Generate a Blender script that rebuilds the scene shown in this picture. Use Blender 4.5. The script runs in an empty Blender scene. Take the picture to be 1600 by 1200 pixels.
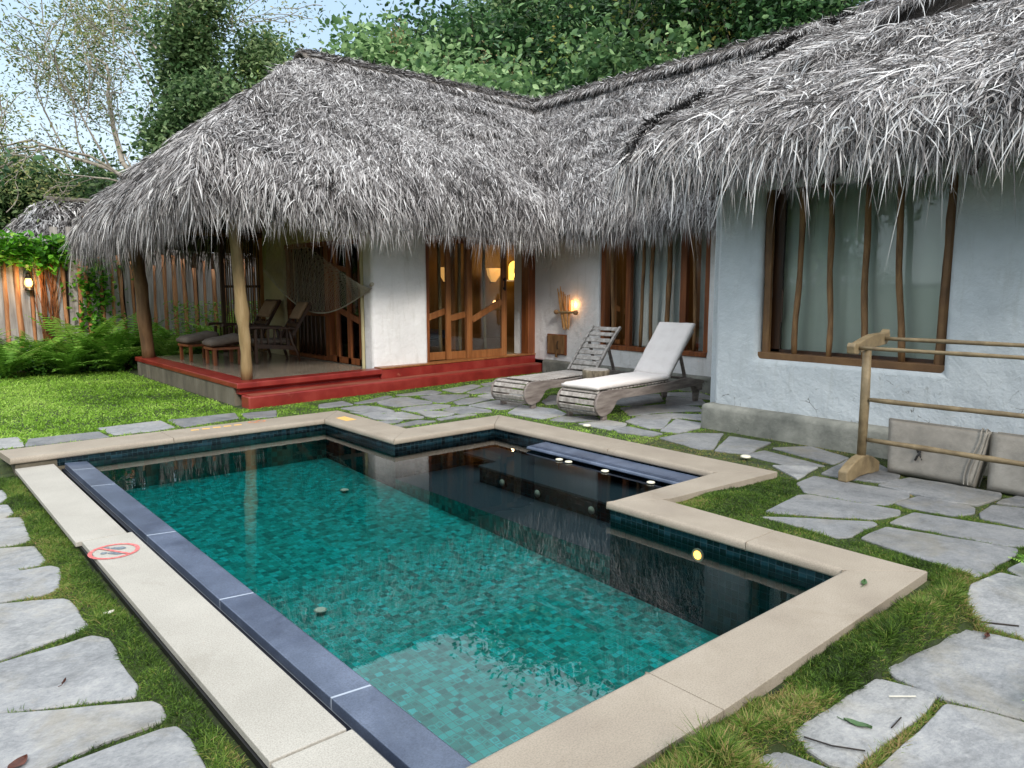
import bpy, math
import numpy as np
from mathutils import Vector, Matrix
R = math.radians
sc = bpy.context.scene
COL = sc.collection

# ---------------------------------------------------------------- camera, world, sun, exposure
FPX, PITCH, AZ, CAMH = 1173.0, R(7.5), R(49.4), 1.6
cd = bpy.data.cameras.new('camera'); cam = bpy.data.objects.new('camera', cd); COL.objects.link(cam)
sc.camera = cam
cd.sensor_width = 36; cd.lens = 36 * FPX / 1600; cd.clip_start = 0.05; cd.clip_end = 2000
cam.location = (0, 0, CAMH); cam.rotation_euler = (R(90) - PITCH, 0, AZ - R(90))

SUN_EL, SUN_AZ = R(37), R(246)          # direction the light comes from, ccw from +X
w = bpy.data.worlds.new('World'); sc.world = w; w.use_nodes = True
nt = w.node_tree; nt.nodes.clear()
def wn(t): return nt.nodes.new(t)
sky = wn('ShaderNodeTexSky'); sky.sky_type = 'NISHITA'; sky.sun_disc = False
sky.sun_elevation = SUN_EL; sky.sun_rotation = R(90) - SUN_AZ; sky.dust_density = 3.0
bg1 = wn('ShaderNodeBackground'); bg1.inputs[1].default_value = 0.12
nt.links.new(sky.outputs[0], bg1.inputs[0])
bg2 = wn('ShaderNodeBackground'); bg2.inputs[0].default_value = (0.74, 0.88, 1.0, 1); bg2.inputs[1].default_value = 1.12
tc = wn('ShaderNodeTexCoord'); nz = wn('ShaderNodeTexNoise'); nz.inputs['Scale'].default_value = 2.2; nz.inputs['Detail'].default_value = 5
mp = wn('ShaderNodeMapping'); mp.inputs['Scale'].default_value = (1, 1, 2.5)
nt.links.new(tc.outputs['Generated'], mp.inputs[0]); nt.links.new(mp.outputs[0], nz.inputs['Vector'])
rp = wn('ShaderNodeMapRange'); rp.inputs[1].default_value = 0.35; rp.inputs[2].default_value = 0.65; rp.inputs[3].default_value = 0.7; rp.inputs[4].default_value = 1.0
nt.links.new(nz.outputs[0], rp.inputs[0])
sz = wn('ShaderNodeSeparateXYZ'); nt.links.new(tc.outputs['Generated'], sz.inputs[0]); cr = wn('ShaderNodeValToRGB'); nt.links.new(sz.outputs[2], cr.inputs[0])
for p_, c_ in ((0.0, (.70, .77, .82, 1)), (0.12, (.60, .72, .82, 1)), (0.33, (.42, .58, .74, 1))):
    e_ = cr.color_ramp.elements.new(p_); e_.color = c_
cr.color_ramp.elements[-1].position = .47; cr.color_ramp.elements[-1].color = (1.30, 1.42, 1.52, 1); nt.links.new(cr.outputs[0], bg2.inputs[0]); bg2.inputs[1].default_value = 1.0
mx = wn('ShaderNodeMixShader'); out = wn('ShaderNodeOutputWorld')
nt.links.new(rp.outputs[0], mx.inputs[0]); nt.links.new(bg1.outputs[0], mx.inputs[1]); nt.links.new(bg2.outputs[0], mx.inputs[2])
nt.links.new(mx.outputs[0], out.inputs[0])
sl = bpy.data.lights.new('sun', 'SUN'); sl.energy = 1.7; sl.angle = R(12); sl.color = (1, 0.95, 0.87)
so = bpy.data.objects.new('sun', sl); COL.objects.link(so)
sd = Vector((math.cos(SUN_EL) * math.cos(SUN_AZ), math.cos(SUN_EL) * math.sin(SUN_AZ), math.sin(SUN_EL)))
so.rotation_euler = sd.to_track_quat('Z', 'Y').to_euler(); so.location = (0, 0, 30)
vs = sc.view_settings; vs.view_transform = 'Standard'; vs.look = 'None'; vs.exposure = 0.64; vs.gamma = 1.0; vs.use_curve_mapping = False
sc.cycles.max_bounces = 8; sc.cycles.transparent_max_bounces = 24; sc.cycles.diffuse_bounces = 4; sc.cycles.glossy_bounces = 3
sc.cycles.caustics_reflective = False; sc.cycles.caustics_refractive = False

# camera maths, used to turn map bearings read in the photo into ground positions
_fw = np.array([math.cos(AZ), math.sin(AZ), 0]); _rt = np.array([math.sin(AZ), -math.cos(AZ), 0]); _uz = np.array([0, 0, 1.])
_F = _fw * math.cos(PITCH) - _uz * math.sin(PITCH); _U = _uz * math.cos(PITCH) + _fw * math.sin(PITCH)
def ray(px, py): return _F * FPX + _rt * (px - 800) + _U * (600 - py)
def atz(px, py, z):
    d = ray(px, py); t = (z - CAMH) / d[2]; return np.array([0, 0, CAMH]) + d * t
def bearing(px, D):
    d = ray(px, 445); d = d / math.hypot(d[0], d[1]); return d[0] * D, d[1] * D
def elev_z(py, D):                       # height of something seen at row py, D metres off
    return CAMH + D * math.tan(math.atan((600 - py) / FPX) - PITCH)

# ---------------------------------------------------------------- materials
def hexc(h):
    h = h.lstrip('#'); v = [int(h[i:i + 2], 16) / 255 for i in (0, 2, 4)]
    return tuple(((c / 12.92) if c <= 0.04045 else ((c + 0.055) / 1.055) ** 2.4) for c in v) + (1,)
def newmat(name):
    m = bpy.data.materials.new(name); m.use_nodes = True; return m, m.node_tree, m.node_tree.nodes['Principled BSDF']
def coords(nt, scale=(1, 1, 1), rot=(0, 0, 0), kind='Object'):
    t = nt.nodes.new('ShaderNodeTexCoord'); m = nt.nodes.new('ShaderNodeMapping')
    m.inputs['Scale'].default_value = scale; m.inputs['Rotation'].default_value = rot
    nt.links.new(t.outputs[kind], m.inputs[0]); return m.outputs[0]
def noise(nt, vec, scale, detail=4, rough=0.55, dist=0.0):
    n = nt.nodes.new('ShaderNodeTexNoise'); n.inputs['Scale'].default_value = scale; n.inputs['Detail'].default_value = detail
    n.inputs['Roughness'].default_value = rough; n.inputs['Distortion'].default_value = dist
    nt.links.new(vec, n.inputs['Vector']); return n.outputs[0]
def ramp(nt, fac, stops, interp='LINEAR'):
    r = nt.nodes.new('ShaderNodeValToRGB'); r.color_ramp.interpolation = interp
    el = r.color_ramp.elements
    while len(el) < len(stops): el.new(0.5)
    for e, (p, c) in zip(el, stops):
        e.position = p; e.color = c if len(c) == 4 else tuple(c) + (1,)
    nt.links.new(fac, r.inputs[0]); return r.outputs[0]
def mix(nt, fac, a, b, mode='MIX'):
    m = nt.nodes.new('ShaderNodeMix'); m.data_type = 'RGBA'; m.blend_type = mode
    for s, v in ((0, fac), (6, a), (7, b)):
        if isinstance(v, (int, float)): m.inputs[s].default_value = v
        elif isinstance(v, tuple): m.inputs[s].default_value = v
        else: nt.links.new(v, m.inputs[s])
    return m.outputs[2]
def mth(nt, op, a, b=None, c=None):
    m = nt.nodes.new('ShaderNodeMath'); m.operation = op
    for i, v in enumerate((a, b, c)):
        if v is None: continue
        if isinstance(v, (int, float)): m.inputs[i].default_value = v
        else: nt.links.new(v, m.inputs[i])
    return m.outputs[0]
def bump(nt, bs, h, strength=0.3, dist=0.02):
    b = nt.nodes.new('ShaderNodeBump'); b.inputs['Strength'].default_value = strength; b.inputs['Distance'].default_value = dist
    nt.links.new(h, b.inputs['Height']); nt.links.new(b.outputs[0], bs.inputs['Normal'])
def mat_noise(name, cols, scale=5, rough=0.8, bscale=None, bstr=0.3, bdist=0.01, stretch=(1, 1, 1), detail=6, spec=0.5, dist=0.0, spots=None):
    m, nt, bs = newmat(name); v = coords(nt, stretch)
    n = noise(nt, v, scale, detail, 0.6, dist)
    k = len(cols); st = [(0.3 + 0.4 * i / max(1, k - 1), hexc(c)) for i, c in enumerate(cols)]
    c = ramp(nt, n, st)
    if spots:                                        # (colour, scale, threshold)
        n2 = noise(nt, v, spots[1], 6, 0.7, 0.5); f = ramp(nt, n2, [(spots[2], (0, 0, 0)), (spots[2] + 0.06, (1, 1, 1))])
        c = mix(nt, f, c, hexc(spots[0]))
    nt.links.new(c, bs.inputs['Base Color']); bs.inputs['Roughness'].default_value = rough; bs.inputs['Specular IOR Level'].default_value = spec
    if bscale: bump(nt, bs, noise(nt, v, bscale, 6, 0.65), bstr, bdist)
    return m
def mat_stone(name, cols, speck=(90, .35), rough=0.75, stain=('#8a8070', 1.2, .6, .5), bscale=160, bstr=.5, bdist=.003, spec=.4, edge=None):
    """grit stone: base mottling, visible grains of dark and light, soft stains"""
    m, nt, bs = newmat(name); v = coords(nt)
    n = noise(nt, v, 2.6, 8, 0.6); c = ramp(nt, n, [(0.32, hexc(cols[0])), (0.5, hexc(cols[1])), (0.68, hexc(cols[2]))])
    g = noise(nt, v, speck[0], 2, 0.5); a = 1 - speck[1]; b = 1 + speck[1] * .6
    c = mix(nt, 1.0, c, ramp(nt, g, [(0.36, (a,) * 3), (0.5, (1, 1, 1)), (0.64, (b,) * 3)]), 'MULTIPLY')
    g2 = noise(nt, v, speck[0] * 2.7, 2, 0.5); c = mix(nt, 1.0, c, ramp(nt, g2, [(0.34, (a,) * 3), (0.48, (1, 1, 1)), (0.66, (b,) * 3)]), 'MULTIPLY')
    s_ = noise(nt, v, stain[1], 9, 0.68, 0.8); f = ramp(nt, s_, [(stain[2] - .08, (0, 0, 0)), (stain[2] + .08, (stain[3],) * 3)]); c = mix(nt, f, c, mix(nt, 1.0, c, hexc(stain[0]), 'MULTIPLY'))
    nt.links.new(c, bs.inputs['Base Color']); bs.inputs['Roughness'].default_value = rough; bs.inputs['Specular IOR Level'].default_value = spec
    bump(nt, bs, noise(nt, v, bscale, 5, 0.7), bstr, bdist); return m
def mat_plaster(name, cols, dirt='#7d8078', crack=0.0):
    m, nt, bs = newmat(name); v = coords(nt); n = noise(nt, v, 1.6, 9, 0.62); c = ramp(nt, n, [(0.3, hexc(cols[0])), (0.5, hexc(cols[1])), (0.7, hexc(cols[2]))])
    st = noise(nt, coords(nt, (2.2, 2.2, .35)), 3.2, 8, 0.7); c = mix(nt, ramp(nt, st, [(.54, (0, 0, 0)), (.78, (.45, .45, .45))]), c, hexc(dirt))
    h = mth(nt, 'ADD', mth(nt, 'MULTIPLY', noise(nt, v, 5, 8, 0.6), 1.0), mth(nt, 'MULTIPLY', noise(nt, v, 22, 6, 0.7), .25))
    if crack:
        t = nt.nodes.new('ShaderNodeTexCoord'); sp = nt.nodes.new('ShaderNodeSeparateXYZ'); nt.links.new(t.outputs['Object'], sp.inputs[0])
        low = ramp(nt, sp.outputs[2], [(.45, (1, 1, 1)), (.95, (.0, .0, .0))]); vo = nt.nodes.new('ShaderNodeTexVoronoi'); vo.feature = 'DISTANCE_TO_EDGE'; vo.inputs['Scale'].default_value = 5.5
        wv = mix(nt, .12, coords(nt), noise(nt, v, 6, 5)); nt.links.new(wv, vo.inputs['Vector'])
        msk = ramp(nt, noise(nt, v, 2.3, 5, .7), [(.55, (0, 0, 0)), (.60, (1, 1, 1))]); line = mth(nt, 'LESS_THAN', vo.outputs[0], .012)
        k = mth(nt, 'MULTIPLY', mth(nt, 'MULTIPLY', line, msk), mth(nt, 'MULTIPLY', low, crack)); c = mix(nt, k, c, hexc('#6f706c'))
        pl = mth(nt, 'MULTIPLY', ramp(nt, noise(nt, v, 9, 8, .75), [(.63, (0, 0, 0)), (.65, (1, 1, 1))]), low); c = mix(nt, mth(nt, 'MULTIPLY', pl, .5), c, hexc('#9a9a92')); h = mth(nt, 'SUBTRACT', h, mth(nt, 'MULTIPLY', mth(nt, 'ADD', k, pl), .25))
    nt.links.new(c, bs.inputs['Base Color']); bs.inputs['Roughness'].default_value = .85; bump(nt, bs, h, .75, .035); return m
def mat_tone(name, stops, rough=0.8, trans=0.0, spec=0.3, nscale=None, ndark=0.5):
    """colour of each blade or leaf from its own random tone"""
    m, nt, bs = newmat(name); a = nt.nodes.new('ShaderNodeAttribute'); a.attribute_name = 'tone'
    c = ramp(nt, a.outputs['Fac'], [(p, hexc(h)) for p, h in stops])
    if nscale:
        n = noise(nt, coords(nt), nscale, 3); g = ramp(nt, n, [(0.35, (ndark,) * 3), (0.62, (1, 1, 1))]); c = mix(nt, 1.0, c, g, 'MULTIPLY')
    nt.links.new(c, bs.inputs['Base Color']); bs.inputs['Roughness'].default_value = rough; bs.inputs['Specular IOR Level'].default_value = spec
    if trans:
        tb = nt.nodes.new('ShaderNodeBsdfTranslucent'); nt.links.new(c, tb.inputs[0]); ms = nt.nodes.new('ShaderNodeMixShader')
        ms.inputs[0].default_value = trans; nt.links.new(bs.outputs[0], ms.inputs[1]); nt.links.new(tb.outputs[0], ms.inputs[2])
        nt.links.new(ms.outputs[0], nt.nodes['Material Output'].inputs[0])
    return m
def mat_emit(name, col, strength):
    m, nt, bs = newmat(name); bs.inputs['Base Color'].default_value = hexc(col)
    bs.inputs['Emission Color'].default_value = hexc(col); bs.inputs['Emission Strength'].default_value = strength; return m
def mat_tiles(name, size, cols, grout, rough=0.15, axes='xy', groutw=0.06, inner=True, bstr=0.3, wob=0.0):
    """square mosaic, each tile its own colour"""
    m, nt, bs = newmat(name); t = nt.nodes.new('ShaderNodeTexCoord'); sp = nt.nodes.new('ShaderNodeSeparateXYZ'); nt.links.new(t.outputs['Object'], sp.inputs[0])
    gx = sp.outputs['XYZ'.index(axes[0].upper())] if axes[0] != 's' else mth(nt, 'ADD', sp.outputs[0], sp.outputs[1])
    gy = sp.outputs['XYZ'.index(axes[1].upper())]
    u = mth(nt, 'DIVIDE', gx, size); v = mth(nt, 'DIVIDE', gy, size)
    if wob: u = mth(nt, 'ADD', u, mth(nt, 'MULTIPLY', noise(nt, coords(nt), 11, 2), wob)); v = mth(nt, 'ADD', v, mth(nt, 'MULTIPLY', noise(nt, coords(nt, (1.1, .9, 1), (0, 0, 1)), 13, 2), wob))
    fu, fv = mth(nt, 'FLOOR', u), mth(nt, 'FLOOR', v); cu, cv = mth(nt, 'SUBTRACT', u, fu), mth(nt, 'SUBTRACT', v, fv)
    cb = nt.nodes.new('ShaderNodeCombineXYZ'); nt.links.new(fu, cb.inputs[0]); nt.links.new(fv, cb.inputs[1])
    wh = nt.nodes.new('ShaderNodeTexWhiteNoise'); nt.links.new(cb.outputs[0], wh.inputs[0])
    n = noise(nt, coords(nt), 9 / (size / 0.055), 5, 0.7)
    k = mth(nt, 'ADD', mth(nt, 'MULTIPLY', wh.outputs['Value'], 0.62), mth(nt, 'MULTIPLY', n, 0.38))
    c = ramp(nt, k, [(p, hexc(h)) for p, h in cols])
    d = mth(nt, 'MAXIMUM', mth(nt, 'ABSOLUTE', mth(nt, 'SUBTRACT', cu, 0.5)), mth(nt, 'ABSOLUTE', mth(nt, 'SUBTRACT', cv, 0.5)))
    if inner:                                        # darker worn heart of the glazed tiles
        f = mth(nt, 'MULTIPLY', mth(nt, 'LESS_THAN', d, 0.27), mth(nt, 'GREATER_THAN', mth(nt, 'FRACT', mth(nt, 'MULTIPLY', wh.outputs['Value'], 7.3)), 0.55))
        n2 = noise(nt, coords(nt), 60, 3); f = mth(nt, 'MULTIPLY', f, n2)
        c = mix(nt, f, c, hexc(cols[0][1]))
    g = mth(nt, 'GREATER_THAN', d, 0.5 - groutw)
    c = mix(nt, g, c, hexc(grout)); nt.links.new(c, bs.inputs['Base Color']); bs.inputs['Roughness'].default_value = rough
    hh = mth(nt, 'SUBTRACT', mth(nt, 'MULTIPLY', wh.outputs['Value'], 0.4), g); bump(nt, bs, hh, bstr, 0.003)
    return m

M = {}
M['coping'] = mat_stone('beige pebble wash stone', ['#8f8375', '#968a7b', '#9d9182'], (140, .15), .7, ('#c4baab', 1.5, .62, .35))
M['coping_edge'] = mat_noise('weathered greyish stone edge', ['#8f8a76', '#a9a48e', '#bdb59f'], 200, 0.8, 300, 0.3, 0.003)
M['platform'] = mat_stone('grey beige grit slab', ['#a09a90', '#a6a096', '#aca69c'], (150, .16), .7, ('#c2bdb2', 1.3, .64, .3))
M['slab'] = mat_stone('blue grey honed granite', ['#434c5e', '#505a6d', '#5f697d'], (110, .20), .36, ('#c8ccd6', 2.2, .56, .8), 150, .12, .002, .5)
M['slab_lt'] = mat_noise('pale granite joint', ['#9aa2ae', '#aab2bd'], 30, 0.5)
M['granite'] = mat_noise('black speckled granite', ['#1c252c', '#303c45', '#4a5861'], 120, 0.4, detail=3)
M['gutter'] = mat_noise('black gutter lining', ['#040510', '#070a1c'], 5, 0.5)
TEAL = [(0.12, '#045652'), (0.28, '#067e76'), (0.46, '#08988e'), (0.66, '#0bada6'), (0.9, '#18c0c2')]
M['teal_y'] = mat_tiles('teal glazed wall mosaic', 0.062, [(0.2, '#043c3a'), (0.5, '#07645e'), (0.8, '#0a7f78')], '#1d5a52', 0.3, 'xz', 0.045); M['teal_x'] = mat_tiles('teal glazed riser mosaic', 0.052, [(0.2, '#044442'), (0.5, '#086e68'), (0.8, '#0b8a84')], '#1d5a52', 0.3, 'yz', 0.045)
M['teal'] = mat_tiles('teal glazed mosaic', 0.047, TEAL, '#2f7a74', 0.3, 'xy', 0.045, wob=0.7)
M['dark_tile_x'] = mat_tiles('dark pool wall mosaic facing x', 0.05, [(0.15, '#060f13'), (0.45, '#0a1a20'), (0.7, '#112a33'), (0.9, '#203e49')], '#2c4046', 0.12, 'yz', 0.04, False)
M['dark_tile_y'] = mat_tiles('dark pool wall mosaic facing y', 0.05, [(0.15, '#060f13'), (0.45, '#0a1a20'), (0.7, '#112a33'), (0.9, '#203e49')], '#2c4046', 0.12, 'xz', 0.04, False)
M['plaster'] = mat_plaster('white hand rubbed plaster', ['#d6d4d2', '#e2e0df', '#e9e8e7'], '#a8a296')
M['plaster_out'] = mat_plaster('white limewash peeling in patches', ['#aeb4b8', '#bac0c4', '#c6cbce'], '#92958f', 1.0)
M['cream'] = mat_noise('cream painted plaster', ['#b0a57e', '#bcb18a'], 2, 0.85, 6, 0.3, 0.02)
M['ochre'] = mat_noise('ochre interior plaster', ['#80623c', '#957548'], 2, 0.9, 6, 0.3, 0.02)
M['cement'] = mat_noise('grey cement plinth', ['#5f605a', '#7c7c74', '#95948b'], 3.5, 0.9, 25, 0.5, 0.015, detail=9, spots=('#4a4c42', 2.5, 0.6))
M['cement_dark'] = mat_noise('mossy cement base', ['#4a4438', '#655d4e', '#7d7566'], 4, 0.9, 25, 0.5, 0.015, detail=9, stretch=(1, 1, 0.3))
M['red'] = mat_noise('oxide red polished cement', ['#6e1f1b', '#822823', '#923a31'], 3, 0.32, 30, 0.12, 0.006, detail=9, spots=('#9a5a48', 4, 0.66))
M['red_top'] = mat_noise('worn red cement tread', ['#7c3a2d', '#8d4a3a', '#a5715a'], 5, 0.5, 30, 0.15, 0.006, detail=9, stretch=(0.3, 2, 1))
M['floor'] = mat_noise('grey polished cement floor', ['#6c6052', '#85786a', '#978a7a'], 2, 0.2, 20, 0.06, 0.004, detail=8)
M['timber'] = mat_noise('reddish brown timber', ['#5a3015', '#7a4320', '#96592e'], 3, 0.5, 20, 0.3, 0.006, stretch=(6, 6, 0.5), detail=8)
M['timber_br'] = mat_noise('olive brown frame timber', ['#452f18', '#66482a', '#80603a'], 3, 0.6, 20, 0.35, 0.008, stretch=(6, .8, .8), detail=8)
M['timber_lt'] = mat_noise('orange varnished teak', ['#754722', '#8c5830', '#a06c40'], 3, 0.4, 20, 0.25, 0.006, stretch=(6, 6, 0.5), detail=8)
M['timber_dk'] = mat_noise('dark stained timber', ['#24150c', '#38210f', '#4a2c17'], 3, 0.45, 20, 0.25, 0.006, stretch=(5, 5, 0.6), detail=8)
M['pole'] = mat_noise('knotty brown pole', ['#573c22', '#7d5c3a', '#977249'], 4, 0.7, 18, 0.5, 0.012, stretch=(4, 4, 0.8), detail=8, spots=('#2c1b0d', 9, 0.66))
M['post'] = mat_noise('pale debarked tree post', ['#75603f', '#8f7751', '#a48c66'], 3, 0.7, 14, 0.4, 0.012, stretch=(4, 4, 0.5), detail=8, spots=('#6b5230', 5, 0.64))
M['post_dk'] = mat_noise('brown tree post', ['#4a3420', '#6b4d30', '#806040'], 3, 0.7, 14, 0.4, 0.012, stretch=(4, 4, 0.5), detail=8)
M['teak_grey'] = mat_noise('weathered grey teak', ['#78706a', '#989089', '#b8b1aa'], 4, 0.8, 30, 0.4, 0.006, stretch=(0.8, 5, 5), detail=8)
M['teak_brown'] = mat_noise('weathered brown teak', ['#5c514b', '#7a6f69', '#948a83'], 4, 0.75, 30, 0.4, 0.006, stretch=(0.8, 5, 5), detail=8)
M['rackwood'] = mat_noise('yellowed rack wood', ['#63533c', '#79684c', '#8d7b5d'], 3, 0.6, 20, 0.3, 0.006, stretch=(3, 3, 3), detail=8, spots=('#5d4529', 5, 0.66))
M['canvas'] = mat_noise('off white canvas', ['#d2c9c4', '#ddd5d0'], 6, 0.9, 9, 0.35, 0.02)
M['taupe'] = mat_noise('taupe vinyl cushion cover', ['#6f6a62', '#827c73', '#938d84'], 4, 0.42, 8, 0.5, 0.02, spec=0.4)
M['grey_cush'] = mat_noise('grey brown cotton cushion', ['#5c5046', '#6d6156', '#7a6e62'], 6, 0.9, 14, 0.3, 0.01)
M['tan_cush'] = mat_noise('tan cotton cushion', ['#8a6d52', '#9c7f62'], 6, 0.9, 14, 0.3, 0.01)
M['black'] = mat_noise('black iron', ['#0c0b0b', '#171514'], 8, 0.5)
M['white_pl'] = mat_noise('white pool fitting plastic', ['#d3cdb8', '#e0dac6'], 8, 0.35)
M['curtain'] = mat_noise('white voile curtain', ['#d8dad8', '#e6e8e6'], 3, 0.9)
M['curtain_dk'] = mat_noise('greenish net curtain', ['#dfe3d8', '#eceee4'], 1.2, 0.9)
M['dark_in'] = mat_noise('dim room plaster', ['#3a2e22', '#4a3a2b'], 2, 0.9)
M['blue_sofa'] = mat_noise('slate blue seat cloth', ['#3d4858', '#4a5568'], 10, 0.9)
M['bark'] = mat_noise('grey brown bark', ['#4f473c', '#6a6052', '#857b6b'], 6, 0.9, 20, 0.6, 0.03, stretch=(3, 3, 0.6))
M['bark_lt'] = mat_noise('pale grey bark', ['#80766a', '#9c9285', '#b3aa9d'], 4, 0.9, 20, 0.4, 0.02, stretch=(3, 3, 0.6))
M['lamp_warm'] = mat_emit('lit warm bulb', '#ffae48', 5.0)
M['lamp_soft'] = mat_emit('lit amber glass', '#ffc468', 3.0)
M['sconce'] = mat_emit('amber parchment shade', '#e0a860', .55)
M['niche'] = mat_emit('lamp lit niche', '#ffd25a', 1.3)
m, nt_, bs = newmat('clear window glass'); M['glass'] = m
gl = nt_.nodes.new('ShaderNodeBsdfGlossy'); gl.inputs['Roughness'].default_value = 0.02; tr = nt_.nodes.new('ShaderNodeBsdfTransparent'); tr.inputs[0].default_value = (0.95, 0.97, 0.96, 1)
fr = nt_.nodes.new('ShaderNodeFresnel'); fr.inputs[0].default_value = 1.5; ms = nt_.nodes.new('ShaderNodeMixShader')
nt_.links.new(fr.outputs[0], ms.inputs[0]); nt_.links.new(tr.outputs[0], ms.inputs[1]); nt_.links.new(gl.outputs[0], ms.inputs[2]); nt_.links.new(ms.outputs[0], nt_.nodes['Material Output'].inputs[0])
m, nt_, bs = newmat('still pool water'); M['water'] = m
gl = nt_.nodes.new('ShaderNodeBsdfGlossy'); gl.inputs['Roughness'].default_value = 0.0; tr = nt_.nodes.new('ShaderNodeBsdfTransparent'); tr.inputs[0].default_value = (0.80, 0.95, 0.93, 1)
fr = nt_.nodes.new('ShaderNodeFresnel'); fr.inputs[0].default_value = 1.52; ms = nt_.nodes.new('ShaderNodeMixShader')
bn = nt_.nodes.new('ShaderNodeBump'); bn.inputs['Strength'].default_value = 0.06; bn.inputs['Distance'].default_value = 0.02
nt_.links.new(noise(nt_, coords(nt_), 3.2, 2, 0.5), bn.inputs['Height']); nt_.links.new(bn.outputs[0], gl.inputs['Normal']); nt_.links.new(bn.outputs[0], fr.inputs['Normal'])
nt_.links.new(fr.outputs[0], ms.inputs[0]); nt_.links.new(tr.outputs[0], ms.inputs[1]); nt_.links.new(gl.outputs[0], ms.inputs[2]); nt_.links.new(ms.outputs[0], nt_.nodes['Material Output'].inputs[0])
# slate paving: each stone its own grey
m, nt_, bs = newmat('grey slate paving'); M['slate'] = m
a = nt_.nodes.new('ShaderNodeAttribute'); a.attribute_name = 'tone'; v = coords(nt_)
n1 = noise(nt_, v, 3.1, 12, 0.7, 0.8); n2 = noise(nt_, v, 18, 8, 0.7)
n3 = noise(nt_, coords(nt_, (1, 1.6, 1), (0, 0, .5)), 46, 6, 0.75)
f = mth(nt_, 'ADD', mth(nt_, 'MULTIPLY', n1, 0.45), mth(nt_, 'ADD', mth(nt_, 'MULTIPLY', n2, 0.25), mth(nt_, 'MULTIPLY', n3, 0.30)))
c = ramp(nt_, f, [(0.36, hexc('#616162')), (0.46, hexc('#7a7b7c')), (0.54, hexc('#8d8d8d')), (0.64, hexc('#a19f9b'))])
c = mix(nt_, ramp(nt_, noise(nt_, v, 1.7, 7, .7, .6), [(.50, (0, 0, 0)), (.66, (.42, .42, .42))]), c, hexc('#8f8672')); c = mix(nt_, ramp(nt_, noise(nt_, v, 3.9, 8, .75, .4), [(.56, (0, 0, 0)), (.70, (.45, .45, .45))]), c, hexc('#4c4d4c'))
c = mix(nt_, 1.0, c, ramp(nt_, a.outputs['Fac'], [(0, (0.72, 0.72, 0.74)), (0.6, (0.98, 0.98, 0.98)), (0.8, (1.2, 1.19, 1.2)), (1, (1.32, 1.29, 1.26))]), 'MULTIPLY')
nt_.links.new(c, bs.inputs['Base Color']); bs.inputs['Roughness'].default_value = 0.62; bump(nt_, bs, mth(nt_, 'ADD', noise(nt_, v, 6, 12, 0.75, 0.8), mth(nt_, 'MULTIPLY', n3, .35)), 0.8, 0.02)
M['thatch'] = mat_tone('weathered coconut leaf thatch', [(0, '#1b1817'), (0.2, '#4c4746'), (0.45, '#868180'), (0.7, '#b2aead'), (1, '#dad7d5')], 0.7, 0.0, 0.3)
M['thatch_base'] = mat_noise('dark thatch core', ['#15110f', '#28231f', '#3a3431'], 14, 0.95, 60, 0.8, 0.03)
M['thatch_under'] = mat_noise('brown palm underside', ['#2a2018', '#43342a'], 10, 0.95, 40, 0.6, 0.02)
M['turf'] = mat_noise('soil and thatch under turf', ['#1e2410', '#303c16', '#44501e'], 8, 0.95, 60, 0.8, 0.02, detail=8)
M['grass'] = mat_tone('turf blades', [(0, '#25350f'), (0.2, '#3a531a'), (0.5, '#5a7a28'), (0.72, '#7c9040'), (0.86, '#948a50'), (1, '#a28c60')], 0.6, 0.3)
M['lawn_grass'] = mat_tone('lawn blades', [(0, '#46661a'), (0.3, '#6a9228'), (0.65, '#8eb840'), (1, '#b8d668')], 0.6, 0.3)
M['fern'] = mat_tone('fern green', [(0, '#2f5218'), (0.4, '#4e7e24'), (0.75, '#78a83c'), (1, '#aecc66')], 0.55, 0.35)
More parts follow.
